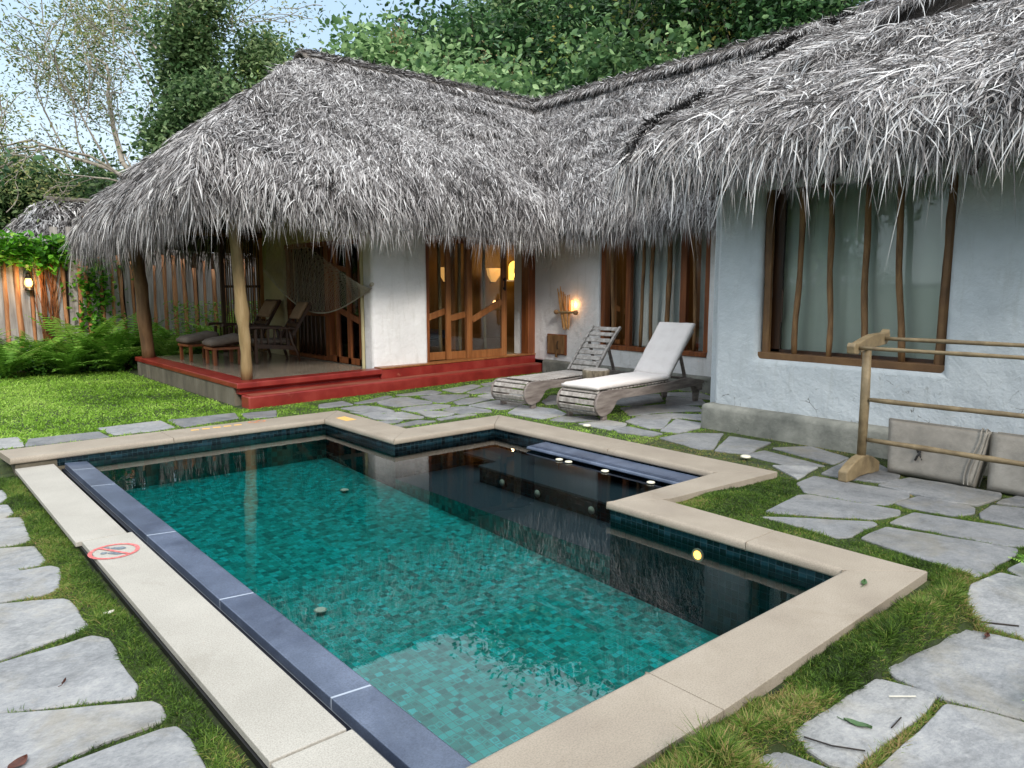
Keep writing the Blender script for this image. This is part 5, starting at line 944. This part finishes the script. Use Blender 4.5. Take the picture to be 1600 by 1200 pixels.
m_.build('strap', M['taupe'], c1)
m_ = MB(); m_.tube(tfp([(.20, .10, -.02), (.235, .12, -.03), (.25, .09, -.03), (.21, .085, -.025), (.17, .10, -.03), (.13, .12, -.02)]), .009, 6); m_.tube(tfp([(.21, .09, -.02), (.17, .075, -.03), (.14, .06, -.02)]), .007, 6); m_.build('tie', M['black'], c1)
m_ = MB()
for kk, cc in ((0, c1), (1, c2)):
    L_ = .40 if kk == 0 else .49; mm = MB()
    for zt in (.0, .15): mm.tube(tfp([(h_, s_ * (L_ - .004), zt + .012) for s_, h_ in [(-1, x_) for x_ in np.linspace(.02, .46, 6)]], kk), .0045, 5); mm.tube(tfp([(.476, y_, zt + .012) for y_ in np.linspace(-L_ + .02, L_ - .02, 9)], kk), .0045, 5)
    mm.build('piping', M['taupe'], cc)

# ---------------------------------------------------------------- wall lamp of sticks
M['lampstick'] = mat_noise('golden driftwood stick', ['#8f5f30', '#b58249', '#cf9d60'], 8, .8)
wl = thing('wall_lamp', 'driftwood stick wall lamp glowing warm beside the mid window', 'wall lamp', (9.78, 9.80, 1.10)); m_ = MB()
for k in range(13):
    dy = .19 - k * .0265 ; p, rad = wavy((-.05 - .02 * (k % 2), dy * .55 + .01, -.27 - rf.uniform(-.06, .04)), (-.09 - .02 * math.sin(k), dy * 1.0 + .035, .48 - k * .016 + rf.normal(0, .03)), .0095, .006, rf, 7); m_.tube(p, [r * .92 for r in rad], 6)
m_.build('stick', M['lampstick'], wl); p, rad = wavy((-.09, .26, 0), (-.09, -.26, .02), .022, .008, rf, 9); MB().tube(p, rad, 10).build('crossbar', M['post'], wl, smooth=True)
for sg_ in (-1, 1): MB().lathe([(0, -.045), (.035, -.035), (.05, 0), (.035, .035), (0, .045)], (-.09, sg_ * .25, .01), 12).build('knob', M['pole'], wl, smooth=True)
MB().lathe([(.0, .03), (.013, .04), (.013, .20), (.0, .23)], (-.035, -.105, 0), 10).build('bulb', M['lamp_warm'], wl, smooth=True)
lp = bpy.data.lights.new('stick_lamp_light', 'POINT'); lp.energy = 1.3; lp.color = (1, .5, .17); lp.shadow_soft_size = .04; lo = bpy.data.objects.new('stick_lamp_light', lp); COL.objects.link(lo); lo.location = (-.05, -.15, .15); lo.parent = wl
# lit niche with a small lantern deep in the room, sconces
nc = cb(MB().bb(12.45, 13.15, 14.78, 14.8, 1.70, 1.74), 'niche_shelf', M['plaster'])
arch = [(12.56, 1.74), (13.0, 1.74)] + [(12.78 + .22 * math.cos(a), 2.06 + .16 * math.sin(a)) for a in np.linspace(0, 3.14159, 10)]
m_ = MB(); m_.add([(x, 14.785, z) for x, z in arch], [tuple(range(len(arch)))]); cb(m_, 'niche', M['niche'])
lantern((12.72, 14.70, 1.745), 'small lantern in the lit arched niche behind the sliding doors', .9)
for i, (x, lb) in enumerate(((10.55, 'left glowing amber wall sconce seen through the sliding doors'), (12.0, 'right glowing amber wall sconce seen through the sliding doors'))):
    t = thing('wall_sconce', lb, 'wall light', (x, 14.75, 1.8), 0, 'amber sconces in the room'); MB().add([(-.2, 0, .22), (.2, 0, .22), (.17, 0, .05), (.05, 0, -.12), (-.05, 0, -.12), (-.17, 0, .05), (-.2, -.1, .22), (.2, -.1, .22), (.17, -.1, .05), (.05, -.06, -.12), (-.05, -.06, -.12), (-.17, -.1, .05)], [(6, 7, 8, 9, 10, 11), (0, 6, 11, 5), (5, 11, 10, 4), (4, 10, 9, 3), (3, 9, 8, 2), (2, 8, 7, 1)]).build('shade', M['sconce'], t)
    MB().box((0, .02, 0), (.1, .04, .3)).build('backplate', M['timber_dk'], t)
for (x, y, z, e) in ((12.3, 14.2, 2.2, 14), (8.5, 13.6, 2.2, 10), (12.0, 7.9, 2.2, 14)):  # last one added in the mid window room to brighten its curtains
    lp = bpy.data.lights.new('room_light', 'POINT'); lp.energy = e; lp.color = (1, .68, .34); lp.shadow_soft_size = .15; lo = bpy.data.objects.new('room_light', lp); COL.objects.link(lo); lo.location = (x, y, z)
# daybed in the room
db = thing('daybed', 'carved wooden daybed with a slate blue seat behind the left sliding door', 'daybed', (8.0, 12.6, TZ)); MB().box((0, 0, .36), (1.7, .75, .16)).build('seat', M['blue_sofa'], db, bev=.03); MB().box((0, 0, .2), (1.75, .8, .12)).build('frame', M['timber_dk'], db)
m_ = MB(); m_.box((0, .36, .88), (1.7, .05, .07)); m_.box((0, .36, .50), (1.7, .05, .07))
for k in range(14): m_.lathe([(.018, .53), (.035, .60), (.018, .68), (.035, .76), (.018, .85)], (-.75 + k * .115, .36, 0), 8)
m_.build('backrest', M['timber_lt'], db)
for sx in (-.8, .8):
    for sy in (-.33, .33): MB().box((sx, sy, .08), (.07, .07, .16)).build('leg', M['timber_dk'], db)

# ---------------------------------------------------------------- verandah chairs and footstools
def chair():
    t = thing('planter_chair', 'x', 'armchair', (0, 0, 0)); W = .62       # faces -x, origin at floor centre
    for sg_ in (-1, 1):
        y = sg_ * W / 2
        MB().beam((-.36, y, 0), (-.36, y, .58), .05, .05).build('leg', M['timber_dk'], t, bev=.006); p_ = [(.22, y, .58), (.27, y, .35), (.36, y, .15), (.40, y, 0)]
        MB().tube(p_, [.03, .033, .028, .024], 8).build('leg', M['timber_dk'], t, smooth=True)
        MB().slabx([(-.52, .58), (-.50, .64), (-.40, .645), (.30, .60), (.34, .57), (.30, .565), (-.38, .60)], y - .05, y + .05).build('armrest', M['timber_dk'], t, bev=.008)
        m_ = MB(); m_.beam((-.36, y, .30), (.32, y, .24), .04, .07); 
        for k in range(5): m_.beam((-.26 + k * .11, y, .31), (-.26 + k * .11, y, .59), .022, .03)
        m_.build('side_rail', M['timber_dk'], t)
    MB().box((-.05, 0, .29), (.66, W - .06, .05), m=Matrix.Rotation(R(6), 3, 'Y')).build('seat', M['timber_dk'], t)
    BA = R(58); dx, dz = math.cos(BA), math.sin(BA); m_ = MB()
    for sg_ in (-1, 1): m_.beam((.18, sg_ * .26, .26), (.18 + dx * .92, sg_ * .26, .26 + dz * .92), .045, .05)
    for s_ in (.1, .42, .90): m_.beam((.18 + dx * s_, -.26, .26 + dz * s_), (.18 + dx * s_, .26, .26 + dz * s_), .03, .07)
    for a in np.arange(-.22, .23, .045):
        for s_ in (.16, .28): m_.beam((.18 + dx * s_, a, .26 + dz * s_), (.18 + dx * (s_ + .22), a + .03 * math.sin(a * 60), .26 + dz * (s_ + .22)), .012, .02)
    bk = m_.build('backrest', M['timber_dk'], t); 
    V_, F_ = pad(0, .34, -.22, .22, 0, .07, 10, 10, lambda v: np.stack([.22 + dx * (.52 + v[:, 0]) - dz * v[:, 2] - .03, v[:, 1], .26 + dz * (.54 + v[:, 0]) + dx * v[:, 2]], 1), .01)
    npmesh('head_cushion', V_, F_, None, M['tan_cush'], t, smooth=True)
    V_, F_ = pad(-.36, .26, -.26, .26, .32, .40, 14, 12, None, .012); npmesh('seat_cushion', V_, F_, None, M['grey_cush'], t, smooth=True)
    return t
ch = chair(); ch.location = (5.35, 12.75, TZ + .003); ch.rotation_euler[2] = R(-4); tag(ch, 'dark planter chair with a tan head cushion, the nearer one to the pool', 'armchair', 'planter chairs on the verandah')
ch2 = copy_tree(ch); ch2.location = (5.3, 13.95, TZ + .003); ch2.rotation_euler[2] = R(4); tag(ch2, 'dark planter chair by the cream pillar, the farther one from the pool', 'armchair', 'planter chairs on the verandah')
def stool():
    t = thing('footstool', 'x', 'footstool', (0, 0, 0))
    for sx in (-.2, .2):
        for sy in (-.22, .22): MB().box((sx, sy, .13), (.05, .05, .26)).build('leg', M['timber'], t, bev=.005)
    MB().box((0, 0, .275), (.5, .5, .04)).build('frame', M['timber'], t, bev=.005); V_, F_ = pad(-.27, .3, -.25, .25, .30, .42, 14, 12, lambda v: np.stack([v[:, 0], v[:, 1], v[:, 2] + (v[:, 0] + .27) * .16], 1), .015); npmesh('cushion', V_, F_, None, M['grey_cush'], t, smooth=True); return t
s1 = stool(); s1.location = (4.55, 12.85, TZ + .003); s1.rotation_euler[2] = R(-3); tag(s1, 'cushioned wooden footstool in front of the nearer planter chair', 'footstool', 'footstools on the verandah')
s2 = copy_tree(s1); s2.location = (4.45, 13.85, TZ + .003); s2.rotation_euler[2] = R(3); tag(s2, 'cushioned wooden footstool in front of the farther planter chair', 'footstool', 'footstools on the verandah')
# net hammock slung across the verandah
hm = thing('net_hammock', 'sagging pale net hammock hooked on the white wall corner', 'hammock', (6.1, 10.6, 1.5)); HA, HB = np.array([6.12, 10.56, 1.55]), np.array([5.95, 14.4, 1.9])
M['net'] = mat_noise('pale hammock cord', ['#8f8878', '#b3ab99'], 8, .9)
m_ = MB(); NN, MM = 64, 22
def hp(a, b):                     # a along, b across
    base = HA * (1 - a) + HB * a; sag = -.60 * math.sin(math.pi * min(1, a * 1.0)) ; w_ = math.sin(math.pi * a) ** 1.3; return base + np.array([-.55 * b * w_, 0, sag + (1.35 * w_ * b)])
def ribbon(pts, w_):
    pts = np.array(pts); k = len(pts); vs_ = [];
    for p_ in pts: vs_ += [p_ + (0, 0, w_ / 2), p_ - (0, 0, w_ / 2)]
    m_.add(vs_, [(2 * i, 2 * i + 1, 2 * i + 3, 2 * i + 2) for i in range(k - 1)])
for j in range(MM + 1): 
    for dph in (1,): m_.tube([hp(i / NN, max(0, j / MM + .022 * (1 if i % 2 else -1) * (0 < j))) for i in range(NN + 1)], .0030 if j else .012, 3, False)
for i in range(1, NN): m_.tube([hp((i + .4 * (1 if j % 2 else -1)) / NN, j / MM) for j in range(MM + 1)], .0028, 3, False)
m_.build('net', M['net'], hm, loc=(6.1, 10.6, 1.5)); MB().tube([(6.10, 10.50, 1.62), (6.12, 10.58, 1.60)], .03, 8).build('hook', M['net'], hm, loc=(6.1, 10.6, 1.5))

# ---------------------------------------------------------------- fallen bits on the paving
M['leaf_gr'] = mat_noise('fallen green leaf', ['#2f4a26', '#4c6a3a'], 20, .5); M['leaf_br'] = mat_noise('dry brown leaf', ['#3a1c12', '#5e3020'], 20, .7); M['twig'] = mat_noise('black twig', ['#1c1713', '#2d241c'], 10, .8)
M['shell'] = mat_noise('white stone disc', ['#b9b4a6', '#d0cbbd'], 10, .8)
def leaf(px, py, z, L, an, mt, label, w_=.35):
    P = atz(px, py, z); a = np.linspace(-1, 1, 9); up_ = [(L / 2 * t, L * w_ / 2 * (1 - t * t), .006 + .008 * abs(t)) for t in a]; dn = [(L / 2 * t, -L * w_ / 2 * (1 - t * t), .004 + .01 * t * t) for t in a[::-1][1:-1]]; md = [(L / 2 * t, 0, .002) for t in a]
    m_ = MB(); m_.add([(x, y, zz__) for x, y, zz__ in up_ + md], [(i, i + 1, 10 + i, 9 + i) for i in range(8)]); m_.add([(x, -y, zz__) for x, y, zz__ in up_] + md, [(i + 1, i, 9 + i, 10 + i) for i in range(8)]); m_.tube([(-L / 2, 0, .003), (-L * .75, .01, .004)], .0015, 4)
    o_ = m_.build('fallen_leaf', M[mt]); o_.location = (P[0], P[1], z); o_.rotation_euler = (0, 0, R(an)); tag(o_, label, 'leaf'); return o_
leaf(1350, 912, .0, .09, 20, 'leaf_gr', 'single green leaf lying on the corner of the stone pool edge'); leaf(1340, 1133, -.04, .10, -75, 'leaf_gr', 'long green leaf with pale veins lying on the near right slab')
leaf(165, 902, -.1, .0, 0, 'leaf_br', 'x').name = 'tmp'; bpy.data.objects.remove(bpy.data.objects['tmp'])
leaf(100, 1067, -.155, .05, 60, 'leaf_br', 'curled dark leaf in the middle of a left stepping slab', .25); leaf(28, 1195, -.155, .09, 40, 'leaf_br', 'crumpled brown leaf on the bottom left slab', .6); leaf(1542, 995, -.035, .05, 10, 'leaf_br', 'small red brown leaf in a turf joint near the right edge', .5)
leaf(170, 959, -.13, .06, 10, 'shell', 'pale curled leaf in the turf strip left of the platform', .6)
def twig(pts, r_, label):
    P = [atz(x, y, -.033) for x, y in pts]; o_ = MB().tube(P, r_, 5).build('twig', M['twig']); tag(o_, label, 'twig')
twig([(1517, 969), (1545, 973), (1592, 978)], .004, 'thick dark twig lying on the right edge slab'); twig([(1256, 1151), (1300, 1165), (1352, 1173)], .003, 'long thin dark twig on the near right slab'); twig([(1393, 1137), (1408, 1121)], .003, 'short dark twig at the turf joint of the near right slab')
o_ = MB().tube([atz(1389, 1088, -.033), atz(1431, 1088, -.033)], .003, 5).build('twig', M['shell']); tag(o_, 'straight pale stick on the near right slab', 'twig')
for px, py, lb in ((1165, 715, 'white round cap in the turf at the outer corner of the pool alcove'), (917, 666, 'white round cap in the turf in front of the loungers')):
    P = atz(px, py, -.03); o_ = MB().lathe([(.0, 0), (.045, 0), (.05, .012), (.04, .022), (0, .026)], n=16).build('ground_cap', M['white_pl'], smooth=True); o_.location = tuple(P); tag(o_, lb, 'cap', 'white caps in the turf')
# fern fronds leaning in from the right edge
P = atz(1640, 1090, -.05); fern(P[0] + .05, P[1] - .05, .30, 'fern frond poking in at the lower right edge above the slabs', n=7, group='ferns by the path', pinn=26, tone=.45); P = atz(1625, 930, -.05); fern(P[0] + .12, P[1] - .02, .34, 'thin fern frond poking in at the right edge over the slabs', n=6, group='ferns by the path', pinn=22, tone=.5)
# ---------------------------------------------------------------- trees
rt = np.random.default_rng(5)
M['leaf_mid'] = mat_tone('mid green foliage', [(0, '#2e4328'), (.35, '#4f6d40'), (.7, '#77925f'), (1, '#aabd88')], .5, .45)
M['leaf_dark'] = mat_tone('dark green foliage', [(0, '#20361f'), (.4, '#375a32'), (.75, '#547a48'), (1, '#7fa066')], .5, .3)
M['leaf_olive'] = mat_tone('olive sparse foliage', [(0, '#44552e'), (.4, '#667845'), (.75, '#8b985e'), (1, '#b0a66c')], .6, .35)
M['leaf_yel'] = mat_tone('yellow green foliage', [(0, '#485e2a'), (.4, '#748e46'), (.75, '#9cac5c'), (1, '#c8b868')], .6, .35)
M['leaf_teak'] = mat_tone('broad teak foliage', [(0, '#2c462c'), (.35, '#4c6e44'), (.7, '#74965e'), (1, '#a9c48a')], .5, .35)
M['flower'] = mat_tone('buff flower sprays', [(0, '#7d6a4e'), (.5, '#9c8863'), (1, '#b8a780')], .9, .2)
M['hang'] = mat_tone('hanging orange pods', [(0, '#7a5a30'), (.5, '#a17d42'), (1, '#b99a5a')], .9, .2)
def branches(base, d0, L0, r0, depth, nch, spread, bend, curve=.12, segs=6, up=.15, shrink=.68):
    tubes = []; tips = []
    def go(p, d, L, r, k):
        pts = [p]; dd = d.copy()
        for i in range(segs): dd = unit(dd + rt.normal(0, curve, 3) + np.array([0, 0, up * .12])); p = p + dd * L / segs; pts.append(p)
        tubes.append((pts, [r * (1 - .55 * i / segs) for i in range(segs + 1)], k))
        if k == 0: tips.append((pts[-1], dd)); tips.append((pts[segs // 2], dd)); return
        for j in range(nch[k - 1] if isinstance(nch, (list, tuple)) else nch):
            f = .35 + .65 * (j + 1) / (nch[k - 1] if isinstance(nch, (list, tuple)) else nch); q = pts[min(segs, max(1, int(round(f * segs))))]; a = rt.normal(0, 1, 3); a -= a.dot(dd) * dd; a = unit(a); nd = unit(dd * (1 - spread * .4) + a * spread + np.array([0, 0, up])) ; go(q, nd, L * shrink * rt.uniform(.75, 1.2), r * .45 * (1 if f < 1 else 1.2), k - 1)
        tips.append((pts[-1], dd))
    go(np.array(base, float), unit(np.array(d0, float)), L0, r0, depth); return tubes, tips
def tree(name, label, base, d0, L0, r0, depth, nch, spread, leaf, per, size, cl, bark='bark', group='trees behind the cottage', up=.15, aspect=.5, tone=(.5, .22), droop=.1, curve=.12, extra=None, shrink=.68, upn=.3, xy=None, cmax=None):
    tubes, tips = branches(base, d0, L0, r0, depth, nch, spread, 0, curve=curve, up=up, shrink=shrink); t = thing(name, label, 'tree', tuple(base), 0, group); m_ = MB(); b_ = np.array(base, float)
    for pts, rad, k in tubes:
        if k == 0 and rad[0] < .012: rad = [max(a, .010 if bark == 'bark' else .014) for a in rad]
        m_.tube([tuple(p - b_) for p in pts], rad, 7 if k > 1 else 4, False)
    m_.build('trunk', M[bark], t, smooth=True); C = np.array([p for p, _ in tips]); k = len(C); idx = rt.integers(0, k, int(k * per)); cs = rt.normal(0, .22, k); P = C[idx] + rt.normal(0, 1, (len(idx), 3)) * cl * np.array([1, 1, .75]); P[:, 2] -= np.abs(rt.normal(0, cl * .3, len(idx)))
    hz = (P[:, 2] - P[:, 2].min()) / max(1e-3, np.ptp(P[:, 2])); tn = np.clip(tone[0] + cs[idx] + rt.normal(0, tone[1], len(idx)), 0, 1); V_, F_, T_ = leafcards(P, size, rt, upn, aspect, tn, droop); npmesh('crown', V_ - b_, F_, T_, M[leaf], t)
    if extra: extra(t, C, b_)
    return t, len(P)
def B(px, D): return np.array([*bearing(px, D), 0.])
def teakflowers(t, C, b_):
    s_ = rt.integers(0, len(C), 22); P = np.concatenate([C[i] + np.array([0, 0, .45]) + rt.normal(0, 1, (170, 3)) * np.array([.18, .18, .36]) for i in s_]); V_, F_, T_ = leafcards(P, .07, rt, .2, .5); npmesh('flower_spray', V_ - b_, F_, T_, M['flower'], t)
def pods(t, C, b_):
    s_ = rt.integers(0, len(C), 60); ps_ = []
    for i in s_: n_ = 40; P = C[i] + rt.normal(0, .14, (n_, 3)); ps_.append(blades(P, np.tile((0, 0, -1.), (n_, 1)) + rt.normal(0, .15, (n_, 3)), np.tile((1., 0, 0), (n_, 1)), rt.uniform(.3, .8, n_), np.full(n_, .03), rt.uniform(0, .3, n_), rt.random(n_), rt, seg=2))
    V_, F_, T_ = merge(ps_); npmesh('hanging_pods', V_ - b_, F_, T_, M['hang'], t)
tot = 0; tn_ = 0
def T_(*a, seed=None, **k):
    global tot, rt, tn_
    tn_ += 1; rt = np.random.default_rng(1000 + tn_ * 17 if seed is None else seed); t, n = tree(*a, **k); tot += n; return t
fwd = np.array([math.cos(AZ), math.sin(AZ), 0]); rgt = np.array([math.sin(AZ), -math.cos(AZ), 0]); UP = np.array([0, 0, 1.])
T_('tree', 'tall airy tree with pale fanning branches and sparse olive leaves against the sky', B(350, 27), -rgt * .62 + UP * 1.0, 6.4, .17, 4, [4, 4, 4, 5], .58, 'leaf_olive', 22, .13, .40, 'bark_lt', aspect=.35, tone=(.55, .25), up=.10, shrink=.66)
T_('tree', 'bushy dark green tree rising right behind the left roof slope', B(430, 23), UP, 4.9, .22, 3, [5, 6, 6], .75, 'leaf_mid', 70, .16, .34, tone=(.46, .22), up=.35, shrink=.46)
T_('tree', 'leafy tree crown above the left end of the ridge', B(450, 26), UP, 6.6, .26, 3, [5, 6, 6], .7, 'leaf_mid', 120, .15, .42, tone=(.55, .22), up=.3, shrink=.44)
T_('tree', 'tree hung with orange brown pods above the ridge', B(545, 24), UP, 6.0, .25, 3, [5, 6, 6], .75, 'leaf_yel', 120, .15, .42, tone=(.4, .22), extra=pods, up=.15, shrink=.45)
T_('tree', 'dark dense tree filling the gap behind the pod tree', B(800, 31), UP, 8.5, .3, 3, [6, 6, 7], .85, 'leaf_dark', 150, .24, .75, tone=(.4, .2), up=.2, shrink=.55)
T_('teak_tree', 'broad leaved teak with buff flower sprays left of the roof valley', B(705, 23), UP, 4.9, .2, 3, [5, 5, 5], .8, 'leaf_teak', 150, .23, .5, tone=(.55, .22), aspect=.6, extra=teakflowers, up=.2, shrink=.62)
T_('teak_tree', 'broad leaved teak with buff flower sprays right above the roof valley', B(835, 23), UP, 5.0, .2, 3, [5, 5, 5], .8, 'leaf_teak', 150, .22, .5, tone=(.5, .24), aspect=.6, extra=teakflowers, up=.2, shrink=.62)
T_('tree', 'tall dark tree behind the teaks', B(880, 34), UP, 10.0, .35, 3, [6, 6, 7], .85, 'leaf_dark', 160, .26, .85, tone=(.42, .2), up=.2, shrink=.55)
T_('tree', 'thin twiggy tree with yellowing leaves and pale stems', B(985, 25), UP - rgt * .1, 4.2, .13, 4, [3, 3, 4, 5], .55, 'leaf_yel', 20, .16, .38, 'bark_lt', tone=(.55, .25), up=.3, shrink=.72, aspect=.45)
T_('tree', 'tall leafy tree behind the twiggy one', B(930, 33), UP, 9.5, .3, 3, [6, 6, 6], .85, 'leaf_mid', 140, .25, .8, tone=(.42, .22), up=.2, shrink=.55)
T_('tree', 'yellow green tree over the middle of the right ridge', B(1070, 28), UP, 6.6, .25, 3, [6, 6, 6], .85, 'leaf_yel', 130, .2, .6, tone=(.3, .22), up=.2, shrink=.56)
T_('tree', 'very dark small leaved tree above the right ridge', B(1180, 26), UP, 6.8, .28, 3, [6, 6, 7], .85, 'leaf_dark', 170, .17, .6, tone=(.32, .2), up=.2, shrink=.56)
T_('tree', 'dark small leaved tree where the right ridge meets the picture top', B(1310, 27), UP, 7.4, .28, 3, [6, 6, 7], .85, 'leaf_dark', 160, .18, .62, tone=(.36, .2), up=.2, shrink=.56)
T_('tree', 'low rounded tree with yellowish top over the neighbouring roof', B(100, 34), UP, 3.4, .2, 3, [5, 5, 5], .8, 'leaf_mid', 60, .2, .5, tone=(.35, .2), up=.25, shrink=.62)
T_('tree', 'hazy tree at the far left edge beyond the fence', B(-10, 32), UP, 3.4, .2, 3, [5, 5, 5], .8, 'leaf_mid', 110, .2, .5, tone=(.4, .2), up=.2, shrink=.62)
T_('tree', 'bare trunked tree reaching in from outside the left edge', B(-440, 9.5), UP * 1 + rgt * .12, 2.6, .06, 3, [4, 4, 4], .7, 'leaf_dark', 12, .075, .10, tone=(.4, .2), up=.2, shrink=.55)
# garden trees behind the viewer, mirrored in the panes and the water
T_('tree', 'garden tree behind the lawn, out to the left', np.array([-9., 12., -.1]), UP, 3.4, .2, 3, [5, 5, 5], .8, 'leaf_mid', 70, .3, .5, group='garden trees around the pool')
T_('tree', 'garden tree across the slabs behind the viewer', np.array([-7., -3., -.1]), UP, 3.0, .2, 3, [5, 5, 5], .8, 'leaf_dark', 70, .3, .5, group='garden trees around the pool')
print('leaves', tot)
